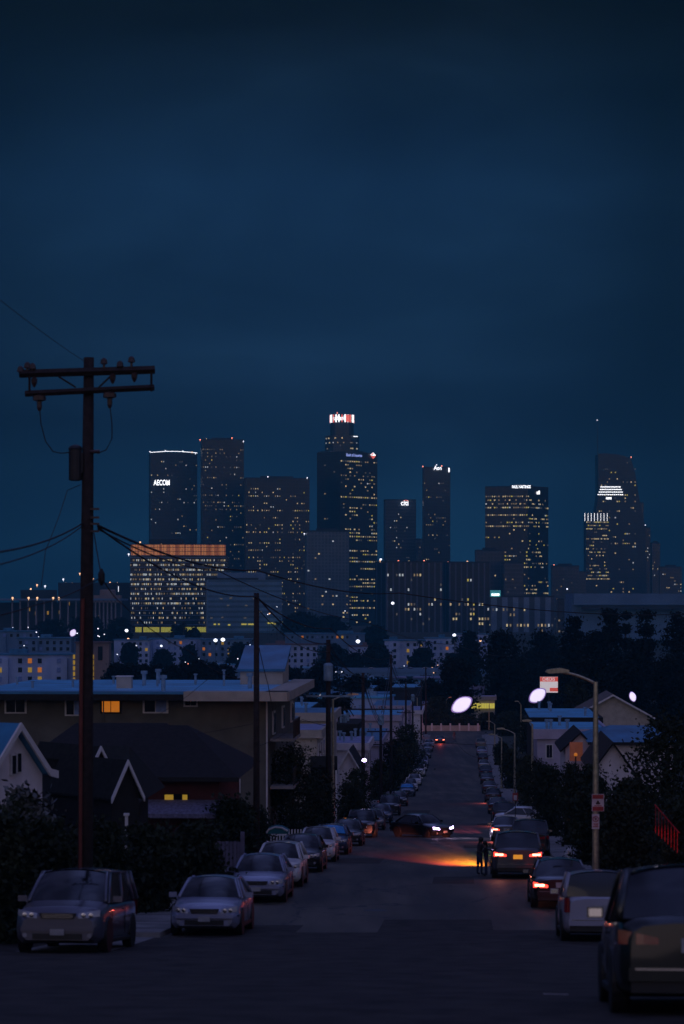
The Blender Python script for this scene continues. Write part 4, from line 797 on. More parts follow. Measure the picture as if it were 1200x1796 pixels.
MB().box((0, 0, zz), (4.4, .3, 3.9), mat('billboard_face', (.8, .8, .8), .5, emit=(.95, .85, .85), es=.5)).build('panel', t); MB().box((0, -.17, zz+1.35), (4.4, .06, 1.1), mat('billboard_red', (.6, .05, .05), .5, emit=(.9, .13, .10), es=.5)).box((1.2, -.17, zz-1.2), (2.0, .06, .9), mat('billboard_red', (.6, .05, .05))).build('red_band', t)
text('CHECKS', 1.1, t, (-.1, -.24, zz+1.35), (math.radians(90), 0, 0), mat('billboard_face', (.8, .8, .8)), 'lettering', .02, .75)
MB().tube([(0, .4, 0), (0, .4, zz)], .25, M['darksteel']).build('post', t)
# retaining wall with kerb planting at the street end, brake-lit
t = thing('low_wall', 'low pale wall with rails along the cross street at the end of the road', 'wall', (PX(790, 526), 526, -D(526))); MB().box((0, 0, .6), (13, .3, 1.2), M['cream']).build('panel', t)
for k in range(7): MB().box((-6+k*2, 0, .8), (.35, .4, 1.7), M['trim']).build('post', t)
# garden stair on the right with red-lit rail
Ys = 66; Xs = PX(1140, Ys); g = gz(Xs, Ys); t = thing('garden_stair', 'concrete garden stair with a red-lit metal rail climbing to the right', 'staircase', (Xs+.1, Ys, g-.2))
q = MB()
for k in range(9): q.box((.30+k*.16, .5, .10+k*.07+.3), (.18+.02, 1.0, .2+k*.14), M['stepc'])
q.build('steps', t); MB().extr([(0, 0), (.42, 0), (1.5, 0), (1.5, 1.5), (.0, .62)], 1, -.2, -.03, M['stepc']).build('side_wall', t)
zt0 = PZ(1412, Ys)-g+.2; zt1 = PZ(1462, Ys)-g+.2
q = MB(); q.tube([(.05, .1, zt0), (.72, .1, zt1)], .018, M['redrail'], 6); q.build('handrail', t); q = MB()
for k in range(8): x = .07+k*.085; z = zt0+(zt1-zt0)*(x-.05)/.67; q.tube([(x, .1, z-.75+k*.02), (x, .1, z)], .008, M['redrail'], 5)
q.build('balusters', t)
rl = bpy.data.lights.new('rail_fill_spot', 'SPOT'); rl.energy = 420; rl.color = (1, .06, .04); rl.spot_size = .35; rl.shadow_soft_size = .1; rlo = bpy.data.objects.new('rail_fill_spot', rl); COL.objects.link(rlo); rlo.location = (9.3, 56, -6.6)  # added red spot, no lamp stands here; reddens the rail
rlo.rotation_euler = (Vector((Xs+.3, Ys, g+.9))-Vector(rlo.location)).to_track_quat('-Z', 'Y').to_euler()
# low garden walls, fences
t = thing('garden_wall', 'dim reddish garden wall beside the right pavement near the hydrant', 'wall', (PX(1012, 108), 108, gz(PX(1012, 108), 108)), TH); MB().box((1.2, -5, .35), (.3, 16, 1.0), M['stepc']).box((1.2, -5, .88), (.38, 16, .08), M['stepc']).build('panel', t)
t = thing('fence', 'grey-violet board fence and gate beside the left pavement, right of the porch roof', 'fence', (PX(395, 86), 86, gz(PX(395, 86), 86)), TH)
q = MB()
for k in range(7): q.box((-.35+k*.14, 0, .75), (.12, .03, 1.5+.03*(k % 2)), M['fence'])
q.build('boards', t); MB().box((-.55, 0, .9), (.14, .14, 1.9), M['fence']).build('post', t); MB().box((.62, 0, .9), (.14, .14, 1.9), M['fence']).build('post', t)
t = thing('fence', 'pale picket fence behind the big bush on the left', 'fence', (PX(528, 128), 128, gz(PX(528, 128), 128)), TH)
for k in range(18): MB().box((-1.6+k*.16, 0, .5), (.07, .03, 1.0), M['trim']).build('picket', t)
MB().box((-.2, .03, .7), (3.1, .03, .08), M['trim']).box((-.2, .03, .25), (3.1, .03, .08), M['trim']).build('rail', t)
t = thing('patio_canopy', 'teal canopy with a curved white top in the yard left of the parked cars', 'canopy', (PX(487, 108), 108, gz(PX(487, 108), 108)))
q = MB(); q.extr([(-.5, 1.25), (-.4, 1.42), (-.1, 1.53), (.2, 1.5), (.48, 1.35), (.5, 1.25)], 1, -.7, .7, M['hatel']); q.build('cover', t); q = MB(); q.tube([(-.48, -.72, 1.3), (-.38, -.72, 1.44), (-.1, -.72, 1.55), (.2, -.72, 1.52), (.46, -.72, 1.38)], .045, M['trim'], 6); q.build('white_edge', t)
for sx in (-.45, .45):
    for sy in (-.6, .6): MB().tube([(sx, sy, 0), (sx, sy, 1.3)], .03, M['darksteel']).build('leg', t)
t = thing('fire_hydrant', 'pale fire hydrant on the right pavement beside the dark car', 'hydrant', (PX(999, 102), 102, -D(102)+.13))
MB().lathe((0, 0, 0), [(.16, 0), (.16, .05), (.1, .06), (.1, .42), (.13, .44), (.12, .52), (.05, .6), (.03, .64)], M['trim'], 12).lathe((0, 0, .34), [(.05, -.2), (.05, .2)], M['trim'], 8, 'X').build('body', t)

rnd = random.Random(99)
for k in range(52):
    Y = rnd.choice([rnd.uniform(540, 760), rnd.uniform(760, 1150)]); px = rnd.uniform(400, 745) if k % 4 else rnd.uniform(180, 420)
    wd = rnd.uniform(10, 26); h = rnd.uniform(3.5, 7.5); dp = rnd.uniform(8, 16); X = PX(px, Y); g = -D(Y+8)-.5
    wm = rnd.choice(['farwall', 'farblue', 'fartan', 'farwall', 'fardark']); rm = rnd.choice(['rooft', 'roofb', 'rooft', 'roofl'])
    t = thing('low_building', {'farwall': 'white', 'farblue': 'blue-grey', 'fartan': 'tan', 'fardark': 'dark'}[wm]+' low building with '+{'rooft': 'bright blue', 'roofb': 'dull blue', 'roofl': 'lavender'}[rm]+' roof, '+('nearer ' if Y < 760 else 'farther ')+place(px), 'building', (X, Y, g), rnd.uniform(-.25, .25), 'small buildings on the valley floor')
    MB().box((0, dp/2, h/2), (wd, dp, h), M[wm]).build('wall', t)
    MB().box((0, dp/2, h+.2), (wd+.6, dp+.6, .4), M[rm]).box((wd*.2, dp*.5, h+.8), (1.6, 1.6, 1), M['grey']).build('roof', t)
    for c in range(int(wd/3.4)):
        child('window', AW[rnd.choices(['pane', 'curtain', 'amber', 'yellow'], [.7, .2, .05, .05])[0]], t, (-wd/2+2+c*3.3, -.03, h*.55), 0)
# ------------------------------------------------------------------ near vegetation
def bush(l, a, b, c, Y, kind='near', v=0, name='bush', cat='bush', **k): return tree(name, l, a, b, c, Y, kind, v, cat=cat, clear=.0, **k)
bush('big round dark bush tree in front of the lavender roof', 462, 560, 1302, 135, v=1, name='broad_tree', cat='tree'); bush('dark shrub right below the big round bush tree', 530, 585, 1352, 140)
bush('dark tree around the lit street lamp pole on the left', 598, 655, 1345, 190, 'mid', 1, name='broad_tree', cat='tree'); bush('dark shrub under the pole with the lit lamp', 590, 640, 1370, 170, 'mid', 2)
bush('tall dark tree between the far left street poles', 688, 742, 1268, 330, 'mid', 0, name='broad_tree', cat='tree'); bush('dark tree left of the tall one, over the far pavement', 668, 712, 1296, 290, 'mid', 1, name='broad_tree', cat='tree'); bush('reddish dark tree by the fifth street pole', 650, 682, 1330, 255, 'mid', 2, name='broad_tree', cat='tree')
bush('pale-leaved shrub tree in front of the cream gable house', -10, 96, 1380, 66, 'pale', name='broad_tree', cat='tree'); bush('dense black shrub behind the silver people carrier', 20, 130, 1440, 60); bush('black shrub at the lower left edge behind the near kerb', -60, 50, 1420, 57, v=1)
for i, (a, b, c, Y, l) in enumerate(((110, 230, 1440, 66, 'black hedge shrub at the foot of the telephone pole'), (200, 310, 1448, 70, 'black hedge shrub under the lavender porch roof'), (280, 392, 1446, 76, 'black hedge shrub left of the board fence'), (372, 440, 1400, 98, 'black shrub beside the side wall of the red-walled house'), (415, 470, 1418, 112, 'black shrub at the foot of the second street pole'))): bush(l, a, b, c, Y, v=i)
bush('huge dark tree filling the right edge above the garden stair', 1085, 1260, 1252, 92, v=1, name='broad_tree', cat='tree'); bush('dark tree below and left of the huge one on the right', 1062, 1150, 1362, 84, v=0, name='broad_tree', cat='tree')
for i, (a, b, c, Y, l) in enumerate(((1052, 1135, 1400, 80, 'dark hedge behind the curved street lamp pole'), (1010, 1062, 1390, 100, 'dark hedge between hydrant and street lamp pole'), (980, 1040, 1350, 130, 'dark bush above the hydrant'), (940, 990, 1340, 150, 'dark bush below the lavender-white house'), (1015, 1060, 1340, 125, 'bush with a warm-lit edge left of the curved street lamp'), (1160, 1240, 1400, 76, 'dark shrub right of the garden stair at the edge of view'))): bush(l, a, b, c, Y, v=i)
for i, (a, b, c, Y, l) in enumerate(((905, 945, 1320, 205, 'dark bushy tree behind the third lamp on the right pavement'), (880, 915, 1312, 300, 'dark tree over the right pavement near the far lamps'), (868, 892, 1300, 380, 'far dark tree at the right kerb'), (925, 965, 1330, 180, 'dark tree left of the lavender-white house'), (985, 1020, 1335, 165, 'dark bush in front of the orange porch'))): bush(l, a, b, c, Y, 'mid', i, name='broad_tree', cat='tree')

# ------------------------------------------------------------------ poles, lamps and wires
def upole(label, px, ytop, Y=None, arms=(), trans=None, lean=0, r=.16, name='utility_pole', am='wood'):
    if Y is None: Y = 35912/(815-px)
    X = PX(px, Y); g = gz(X, Y); H = PZ(ytop, Y)-g; t = thing(name, label, 'utility pole', (X, Y, g))
    MB().tube([(lean, 0, -.4), (lean*.5, 0, H*.5), (0, 0, H)], r*1.15, M['wood'], 10, r*.85).build('shaft', t, smooth=True)
    for (py, wd, off, rr) in arms:
        z = PZ(py, Y)-g; MB().box((off, -.14, z), (wd, .11, .12), M[am], rr).build('crossarm', t)
        for k in (-.45, -.2, .2, .45): MB().lathe((off+wd*k, -.14, z+.06), [(.02, 0), (.02, .1), (.06, .11), (.05, .2), (.02, .22)], M['insul'], 8).build('insulator', t)
    if trans:
        z = PZ(trans, Y)-g; MB().lathe((.0, -.45, z), [(.25, -.55), (.3, -.5), (.3, .4), (.32, .42), (.25, .55), (.1, .6)], M['grey'], 14).build('transformer', t, smooth=False)
    return t, (X, Y, g), H
# near telephone pole
Yp = 59; Xp = PX(153, Yp); g = gz(Xp, Yp); H = PZ(627, Yp)-g; t = thing('telephone_pole', 'tall near telephone pole with double crossarm and dark transformer box, on the left', 'utility pole', (Xp, Yp, g))
MB().tube([(-.06, 0, -.4), (-.03, 0, H*.4), (.0, 0, H*.7), (.04, 0, H)], .20, M['wood'], 12, .125).build('shaft', t, smooth=True)
def zz_(py): return PZ(py, Yp)-g
def xx_(px): return PX(px, Yp)-Xp
sl = -math.atan2(8, 237)
for a, b, ya, yb, th in ((36, 273, 657, 650, .16), (46, 272, 692, 681, .12)):
    MB().tube([(xx_(a), -.22, zz_(ya)), (xx_(b), -.22, zz_(yb))], th/2*1.25, M['wood'], 4).build('crossarm', t)
for a, b, ya, yb in ((105, 135, 662, 681), (195, 175, 662, 681)): MB().tube([(xx_(a), -.24, zz_(ya)), (xx_(b), -.24, zz_(yb))], .022, M['wood'], 4).build('brace', t)
for px in (54, 267): MB().tube([(xx_(px), -.24, zz_(654)), (xx_(px), -.24, zz_(688))], .03, M['wood'], 5).build('arm_link', t)
for px, py in ((50, 648), (59, 650), (184, 641), (232, 638), (38, 655), (212, 646)): MB().lathe((xx_(px), -.22, zz_(py)), [(.03, -.1), (.03, 0), (.09, .02), (.07, .12), (.03, .16)], M['insul'], 8).build('insulator', t)
for px, py in ((71, 702), (194, 697)): MB().lathe((xx_(px), -.22, zz_(py)), [(.03, -.28), (.06, -.2), (.06, -.05), (.16, -.02), (.16, .08), (.04, .12)], M['insul'], 8).build('cutout', t)
for px, py in ((62, 672), (199, 666), (237, 663)): MB().lathe((xx_(px), -.22, zz_(py)), [(.02, -.12), (.07, -.02), (.08, .08), (.03, .14)], M['insul'], 8).build('insulator', t)
def curve(pts): return [(xx_(a), -.22, zz_(b)) for a, b in pts]
MB().tube(curve([(71, 710), (74, 745), (82, 775), (95, 793), (110, 796), (128, 794)]), .014, M['wire'], 5).build('jumper_wire', t); MB().tube(curve([(194, 710), (198, 745), (198, 770), (188, 790), (172, 796)]), .014, M['wire'], 5).build('jumper_wire', t)
MB().lathe((xx_(133), -.1, zz_(815)), [(.1, -.4), (.16, -.38), (.16, .36), (.18, .38), (.14, .44), (.05, .48)], M['darksteel'], 14).box((xx_(143), -.05, zz_(812)), (.1, .2, .5), M['darksteel']).build('transformer', t)
MB().lathe((xx_(168), -.2, zz_(793)), [(.04, -.12), (.05, .12)], M['insul'], 8, 'X').build('insulator', t)
for py in (893, 908, 919, 932): MB().box((xx_(167), -.1, zz_(py)), (.22, .08, .05), M['insul']).build('bracket', t)
MB().tube([(xx_(147), -.2, zz_(1050)), (xx_(144), -.22, zz_(1200)), (xx_(142), -.22, -.2)], .045, mat('red_conduit', (.14, .035, .025), .7), 8).build('conduit', t)
# guy wires & span wires
def wire(label, pts, r=.012, n=14, sag=None, name='overhead_wire', group=None):
    P3 = [Vector((PX(a, Y), Y, PZ(b, Y))) for a, b, Y in pts]; out = []
    for p, q in zip(P3, P3[1:]):
        Ln = (q-p).length; s = Ln*(.018 if sag is None else sag)
        for k in range(n): u = k/n; out.append(p.lerp(q, u)-Vector((0, 0, 4*s*u*(1-u))))
    out.append(P3[-1]); o0 = out[0].copy()
    mb = MB(); mb.tube([p-o0 for p in out], r, M['wire'], 5); o = mb.build(name, None, o0, True); return tag(o, label, 'wire', group)
wire('thick overhead cable from the telephone pole sweeping right across the whole view', [(172, 922, 59), (450, 1000, 100), (700, 1040, 145), (1230, 1076, 210)], .034, sag=.008)
wire('overhead cable from the telephone pole to the top of the second street pole', [(172, 925, 59), (447, 1046, 100)], .026, sag=.012); wire('overhead cable running on from the second street pole to the tall sixth pole', [(447, 1046, 100), (580, 1102, 155), (686, 1152, 278)], .035, sag=.008)
wire('thin upper cable between the telephone pole and the third street pole', [(172, 928, 59), (380, 1000, 100), (640, 1090, 160), (800, 1130, 230), (900, 1150, 300)], .022, sag=.006)
wire('thick cable leaving the telephone pole to the left edge, upper one', [(145, 918, 59), (0, 968, 42), (-80, 990, 36)], .020, sag=.006); wire('cable leaving the telephone pole to the left edge, lower one', [(145, 922, 59), (0, 990, 40), (-80, 1020, 34)], .014, sag=.006)
wire('slack cable curving down from the telephone pole toward the dark house roof', [(165, 935, 59), (178, 1012, 57), (215, 1060, 64), (330, 1140, 80), (420, 1190, 100)], .014, sag=.01)
wire('short cable dropping left from the cable knot beside the telephone pole', [(178, 1012, 57), (140, 1034, 56), (60, 1062, 50), (-30, 1085, 46)], .014, sag=.006)
wire('hanging cable left of the telephone pole with a small tap box', [(141, 850, 59), (118, 860, 59.3), (100, 915, 54), (80, 965, 52), (72, 1030, 50)], .009, sag=.004)
wire('very thin high cable at the upper left', [(-20, 510, 40), (150, 635, 59)], .006, sag=.002)
wire('service drop over the cream building to the third street pole', [(450, 1310, 104), (530, 1262, 150), (580, 1275, 155)], .016, sag=.004); wire('service drop crossing the apartment block wall', [(250, 1270, 96), (330, 1220, 100), (447, 1120, 101)], .010, sag=.006)
wire('low service drop across the apartment block wall to the second street pole', [(330, 1290, 104), (452, 1268, 101)], .010, sag=.004)
wire('cable from the second street pole down to the corner balcony', [(449, 1110, 100), (470, 1200, 122), (482, 1262, 130)], .018, sag=.004)
wire('sagging cable crossing the far end of the street', [(742, 1298, 360), (800, 1300, 420), (860, 1325, 300)], .035, sag=.01); wire('second cable crossing the far end of the street, flatter one', [(760, 1300, 430), (870, 1306, 400)], .04, sag=.008)
MB_k = thing('cable_splice', 'dark splice knot on the slack cable beside the telephone pole', 'splice box', (PX(178, 57), 57, PZ(1012, 57))); MB().lathe((0, 0, 0), [(.02, -.2), (.08, -.1), (.08, .08), (.02, .2)], M['wire'], 8).build('body', MB_k)
# the row of street poles
upole('second street pole, leaning slightly, before the right corner of the long apartment block', 450, 1040, 101, (), None, -.0, r=.13)
t, o, H = upole('third street pole with a blue-grey transformer and a long lit-looking crossarm', 576, 1122, 153, ((1221, 3.0, .1, 0),), 1179, r=.17, am='grey')
upole('fourth street pole, slim, carrying the small lit lamp', 637, 1180, None, ((1244, 3.4, 0, 0),)); upole('fifth street pole, short with a transformer at its top', 668, 1262, None, ((1283, 2.8, 0, 0), (1306, 2.8, 0, 0)), 1262)
upole('sixth street pole, tallest of the far ones', 686, 1148, None, ((1244, 3.0, 0, 0),)); upole('seventh street pole with two short crossarms', 712, 1198, None, ((1250, 2.6, 0, 0),)); upole('eighth street pole with a blue transformer', 724, 1215, None, ((1222, 2.6, 0, 0),), 1224)
upole('ninth street pole, second to last on the left', 739, 1192, 470, ((1205, 2.4, 0, 0),)); upole('last street pole before the end of the road', 747, 1170, 505, ((1185, 2.4, 0, 0),))
pl = [(450, 1044, 101), (576, 1128, 153), (637, 1186, 200), (668, 1266, 244), (686, 1156, 278), (712, 1204, 349), (724, 1222, 395), (739, 1200, 470), (747, 1180, 505)]
for q, (a, b) in enumerate(zip(pl, pl[1:])):
    for e, (dx, dy) in enumerate(((-2, 0), (2, 3), (0, 22))): wire(['upper', 'middle', 'lowest'][e]+' power line between the '+['second and third', 'third and fourth', 'fourth and fifth', 'fifth and sixth', 'sixth and seventh', 'seventh and eighth', 'eighth and ninth', 'last two'][q]+' street poles', [(a[0]+dx, a[1]+dy*100/a[2], a[2]), (b[0]+dx, b[1]+dy*100/b[2], b[2])], .016+.02*(a[2]/400), sag=.012, group='power lines along the left pole row', n=8)
t = thing('street_lamp', 'small white-violet lit lamp on a bracket of the fourth street pole', 'lamp', (PX(639, 198), 198, PZ(1333, 198))); MB().lathe((0, -.3, 0), [(.04, -.14), (.16, -.08), (.2, 0), (.12, .1), (.04, .14)], M['white_hl'], 10).build('lamp_glass', t); MB().tube([(0, -.3, .1), (0, .0, .25)], .03, M['darksteel']).build('bracket', t)
def slamp(label, px, ytop, Y, hx, hy, back=False):
    X = PX(px, Y); g = gz(X, Y) if abs(X-cx(Y)) > 9 else -D(Y)+.13; H = PZ(ytop, Y)-g; t = thing('street_lamp', label, 'street lamp', (X, Y, g))
    MB().lathe((0, 0, 0), [(.22, 0), (.22, .3), (.13, .4), (.115, 1), (.075, H)], M['steel'], 12).build('pole', t, smooth=False)
    dx, dz = PX(hx, Y)-X, PZ(hy, Y)-PZ(ytop, Y); pts = []
    for k in range(9): u = k/8; pts.append((dx*.82*u, 0, H-.05+dz*math.sin(u*math.pi/2)))
    MB().tube(pts, .045, M['steel'], 8, .035).build('arm', t, smooth=True)
    MB().extr([(-.38, 0), (-.3, .07), (.1, .12), (.38, .06), (.38, -.02), (-.25, -.06)], 1, -.11, .11, M['steel']).build('lamp_head', t, (dx*.92, 0, H+dz-.02)); return t
slamp('big street lamp with a long curved arm reaching left over the right pavement', 1045, 1196, 76.7, 971, 1177)
slamp('galvanised street lamp with a flat arm beside the third street pole', 584, 1226, 156, 622, 1218)
slamp('second lamp along the right pavement, before the lavender-white house', 934, 1270, 184, 923, 1264); slamp('third lamp along the right pavement', 903, 1286, 226, 876, 1278); slamp('fourth lamp along the right pavement, with a small arched arm', 880, 1294, 300, 860, 1288)
slamp('fifth lamp pole, thin, near the far end of the right pavement', 868, 1270, 400, 856, 1265); slamp('yellow-lit lamp pole beyond the end of the street by the oval floodlight', 783, 1228, 545, 790, 1223); slamp('pale lamp pole in front of the shop at the end of the street', 858, 1236, 530, 862, 1232)
slamp('lamp pole standing behind the blue roofs left of the lavender-white house', 914, 1236, 420, 906, 1230)
slamp('tiny yellow lamp pole among the left roofs', 619, 1234, 420, 614, 1230); slamp('tiny yellow lamp pole between the far left street poles', 732, 1224, 500, 728, 1222)
# signs
def sboard(name, label, px, py, Y, wd, hp, fn, m, post=False):
    X = PX(px, Y); z = PZ(py, Y); t = thing(name, label, 'sign', (X, Y, z)); MB().box((0, 0, 0), (wd, .02, hp), m).build('panel', t); fn(t); return t
def s1(t):
    MB().box((0, -.016, .19), (.34, .01, .13), M['signred']).box((0, -.016, -.19), (.34, .01, .13), M['signred']).build('red_band', t)
    MB().extr([(-.06, -.05), (.06, -.05), (.07, 0), (.03, .02), (.02, .07), (-.03, .07), (-.03, .02), (-.07, 0)], 1, -.02, -.012, M['black']).box((0, -.016, -.095), (.24, .01, .02), M['signred']).build('pictogram', t)
sboard('pavement_sign', 'sign with red top and bottom bands and a black pictogram on the lamp pole', 1049, 1408, 76.45, .38, .54, s1, M['signw'])
def s2(t):
    q = MB(); q.lathe((0, -.014, .08), [(.098, -.004), (.098, .004)], M['signred'], 20, 'Y'); q.build('red_ring', t); q = MB(); q.lathe((0, -.020, .08), [(.072, -.003), (.072, .003)], M['signw'], 20, 'Y'); q.build('ring_centre', t)
    text('P', .13, t, (0, -.028, .08), (math.radians(90), 0, 0), M['black'], 'letter', .002); MB().box((0, -.032, .08), (.16, .004, .02), M['signred'], ry=math.radians(45)).build('slash', t)
    MB().box((0, -.014, -.07), (.17, .006, .022), M['signred']).box((0, -.014, -.11), (.15, .006, .022), M['signred']).box((0, -.014, -.16), (.17, .006, .03), M['signred']).build('red_lines', t)
sboard('pavement_sign', 'small white no parking sign below the red-banded sign', 1045, 1441, 76.45, .23, .47, s2, M['signw'])
X = PX(904, 150); t = thing('pavement_sign', 'small red-lit sign on a thin post beside the turning white car', 'sign', (X, 150, -D(150))); MB().tube([(0, 0, 0), (0, 0, 2.9)], .03, M['darksteel']).build('post', t); MB().box((0, -.04, 2.55), (.34, .03, .5), M['signred']).box((0, -.06, 2.5), (.2, .02, .3), M['signw']).build('panel', t)

# ------------------------------------------------------------------ cars
def paint(name, c, metal=.35): return mat('paint_'+name, c, .28, metal, .06, 1.2, coat=.8, spec=.5)
PT = dict(silver=paint('silver', (.24, .26, .38), .15), white=paint('white', (.62, .61, .62), 0), black=paint('black', (.012, .012, .015)), blue=paint('blue', (.03, .045, .09)), grey=paint('grey', (.09, .09, .10), .5), red=paint('red', (.15, .02, .02)), green=paint('green', (.010, .014, .013)), dimwhite=paint('faded_white', (.30, .30, .38), .1), pewter=paint('pewter', (.075, .075, .11), .15), beige=paint('beige', (.28, .26, .22)))
TYRE = MB().lathe((0, 0, 0), [(.19, -.10), (.30, -.11), (.33, -.07), (.33, .07), (.30, .11), (.19, .10)], M['tyre'], 20, 'X').mesh('wheel', False)
_r = MB(); _r.lathe((0, 0, 0), [(.2, -.06), (.2, .06)], M['black'], 18, 'X')
for k in range(5):
    a = k*2*math.pi/5
    for s in (-1, 1): _r.box((s*.075, .11*math.cos(a), .11*math.sin(a)), (.03, .055, .20), M['rim'], 0, a-math.pi/2)
for s in (-1, 1): _r.lathe((s*.08, 0, 0), [(.05, -.012), (.05, .012)], M['rim'], 10, 'X'); 
for s in (-1, 1): _r.lathe((s*.085, 0, 0), [(.205, -.01), (.19, .01)], M['rim'], 18, 'X')
RIM = _r.mesh('rim')
KIND = { # length width height belt hood deck  (rear glass y, roof rear, roof front, cowl)
 'sedan': dict(L=4.6, W=1.78, H=1.44, belt=.92, hood=.80, deck=.95, gl=(-1.62, -.85, .28, 1.02)),
 'hatch': dict(L=4.0, W=1.70, H=1.50, belt=.95, hood=.86, deck=.98, gl=(-1.82, -1.42, .38, 1.12)),
 'suv': dict(L=4.6, W=1.86, H=1.72, belt=1.08, hood=1.0, deck=1.12, gl=(-2.1, -1.72, .30, .98)),
 'van': dict(L=4.9, W=1.92, H=1.76, belt=1.06, hood=.95, deck=1.1, gl=(-2.28, -2.05, .42, 1.38)),
 'jeep': dict(L=4.2, W=1.76, H=1.68, belt=1.08, hood=1.02, deck=1.1, gl=(-1.98, -1.84, .20, .62))}
def sst(a, b, t): t = min(max((t-a)/(b-a), 0), 1); return t*t*(3-2*t)
def car(label, kind, col, x, y, z, rz, rx, group=None, tails='off', heads='off', shade=False, name='parked_car', cat='car', plate_lit=False, brk=False):
    K = KIND[kind]; Lh = K['L']/2; w = K['W']/2; pm = PT[col]; t = thing(name, label, cat, (x, y, z), rz, group, rx)
    st = [-Lh, -Lh*.985, -Lh*.94, -Lh*.8, -Lh*.6, -Lh*.35, 0, Lh*.3, K['gl'][3]/1.0, Lh*.62, Lh*.8, Lh*.9, Lh*.96, Lh*.99, Lh]; st = sorted(set(st))
    def top(v):
        if v > K['gl'][3]-.05:
            u = (v-K['gl'][3])/(Lh-K['gl'][3]); return K['belt']+.02-(K['belt']+.02-K['hood'])*sst(0, .55, u)-.20*max(0, u-.78)/.22*(1 if u > .78 else 0)**1
        if v < K['gl'][0]:
            u = (K['gl'][0]-v)/(Lh+K['gl'][0]+1e-6) if Lh+K['gl'][0] > .05 else 0; return K['deck']-.10*u**3
        return K['belt']+(K['deck']-K['belt'])*sst(.6, -1.6, v) if v > -9 else K['belt']
    def hw(v): u = abs(v)/Lh; return w*(1-.035*u**2-.16*max(0, (u-.88)/.12)**2)
    secs = []
    for v in st:
        h = top(v); W_ = hw(v); zb = .20 if abs(v) < Lh*.93 else .27; en = 1 if abs(v) < Lh*.999 else .0
        secs.append([(-W_*.86, zb), (-W_*.97, zb+.10), (-W_, .52), (-W_*.985, h-.20), (-W_*.95, h-.07), (-W_*.80, h-.005), (-W_*.4, h+.028), (0, h+.035), (W_*.4, h+.028), (W_*.80, h-.005), (W_*.95, h-.07), (W_*.985, h-.20), (W_, .52), (W_*.97, zb+.10), (W_*.86, zb)])
    n = 15; mb = MB(); vs = [(p[0], v, p[1]) for v, s in zip(st, secs) for p in s]
    fs = [(i*n+j, (i+1)*n+j, (i+1)*n+j+1, i*n+j+1) for i in range(len(st)-1) for j in range(n-1)]+[(i*n+n-1, (i+1)*n+n-1, (i+1)*n, i*n) for i in range(len(st)-1)]
    mb.add(vs, fs, pm); mb.add(vs[:n], [tuple(range(n))], pm); mb.add(vs[-n:], [tuple(range(n))[::-1]], pm)
    # roof, pillars
    y0, y1, y2, y3 = K['gl']; zl = K['belt']+.0; zh = K['H']; wl = w*.93; wu = w*(.70 if kind in ('sedan', 'hatch') else .78)
    def low(s, v): return Vector((s*wl, v, zl-.03+(K['deck']-K['belt'])*sst(.6, -1.6, v)))
    def up(s, v): return Vector((s*wu, v, zh-.07))
    def rf(u, v):
        a = -1+2*u; yy = y1-.10+(y2-y1+.22)*v; return (a*(wu+.02)*(1-.04*abs(2*v-1)), yy, zh-.075+.075*(1-a*a)*1.0+.03*math.sin(v*math.pi)-.02*abs(a)**6)
    rb = MB(); rb.grid(rf, 8, 6, pm); 
    for s in (-1, 1):
        for a, b, r in ((low(s, y3-.02), up(s, y2), .035), (low(s, (y3+y1)/2-.05), up(s, (y2+y1)/2), .032), (low(s, y0+.02), up(s, y1), .06)): rb.tube([a, b], r, pm, 6)
        rb.tube([up(s, y1-.05), up(s, y2+.05)], .03, pm, 6)
    if kind in ('suv', 'van', 'jeep'):
        for s in (-1, 1): rb.tube([low(s, y0+.55), up(s, y1+.45)], .05, pm, 6)
    wy = (Lh*.63, -Lh*.60); wr = .33 if kind in ('sedan', 'hatch') else .36
    for s in (-1, 1):
        for v in wy: mb.lathe((s*(w-.09), v, wr), [(wr+.045, -.10), (wr+.045, .099)], M['black'], 22, 'X')
        mb.box((s*(w-.05), 0, .24), (.10, K['L']*.5, .10), M['black'])
        rb.tube([(s*(w+.003), y3-.1, .62), (s*(w+.003), y3-.1, zl-.1)], .005, M['black'], 4); rb.tube([(s*(w+.002), (y3+y1)/2-.05, .35), (s*(w+.002), (y3+y1)/2-.05, zl-.1)], .006, M['black'], 4)
        rb.box((s*(w-.002), (y3+y1)/2+.15, zl-.17), (.03, .18, .025), pm)
    b = mb.build('body', t, smooth=False)
    for p in b.data.polygons: p.use_smooth = len(p.vertices) == 4 and p.material_index == 0
    if y < 215:
        w8 = b.modifiers.new('round', 'BEVEL'); w8.width = .025; w8.segments = 2; w8.limit_method = 'ANGLE'; w8.angle_limit = math.radians(28)
    rb.build('roof', t, smooth=True)
    def quadgrid(a, b_, c, d, bul, name, m=M['glass'], nn=6):
        A, B, C_, D_ = map(Vector, (a, b_, c, d)); nrm = ((B-A).cross(D_-A)).normalized()
        def f(u, v): p = A.lerp(B, u).lerp(D_.lerp(C_, u), v); return p+nrm*bul*math.sin(u*math.pi)*(.4+.6*math.sin(v*math.pi))
        q = MB(); q.grid(f, nn, 3, m); return q.build(name, t, smooth=True)
    def ws(u, v, off=0):
        a = -1+2*u; bt = Vector((a*wl, y3+.16*(1-a*a), top(y3)-.02+.02*(1-a*a))); tp = Vector(rf(u, .985)); p = bt.lerp(tp, v); p.y += .05*math.sin(v*math.pi)+off; p.z += .02*math.sin(v*math.pi)+off*.6; return p
    def rw(u, v):
        a = 1-2*u; bt = Vector((a*wl*.96, y0-.10*(1-a*a), top(y0)-.02)); tp = Vector(rf(1-u, .015)); p = bt.lerp(tp, v); p.y -= .03*math.sin(v*math.pi); return p
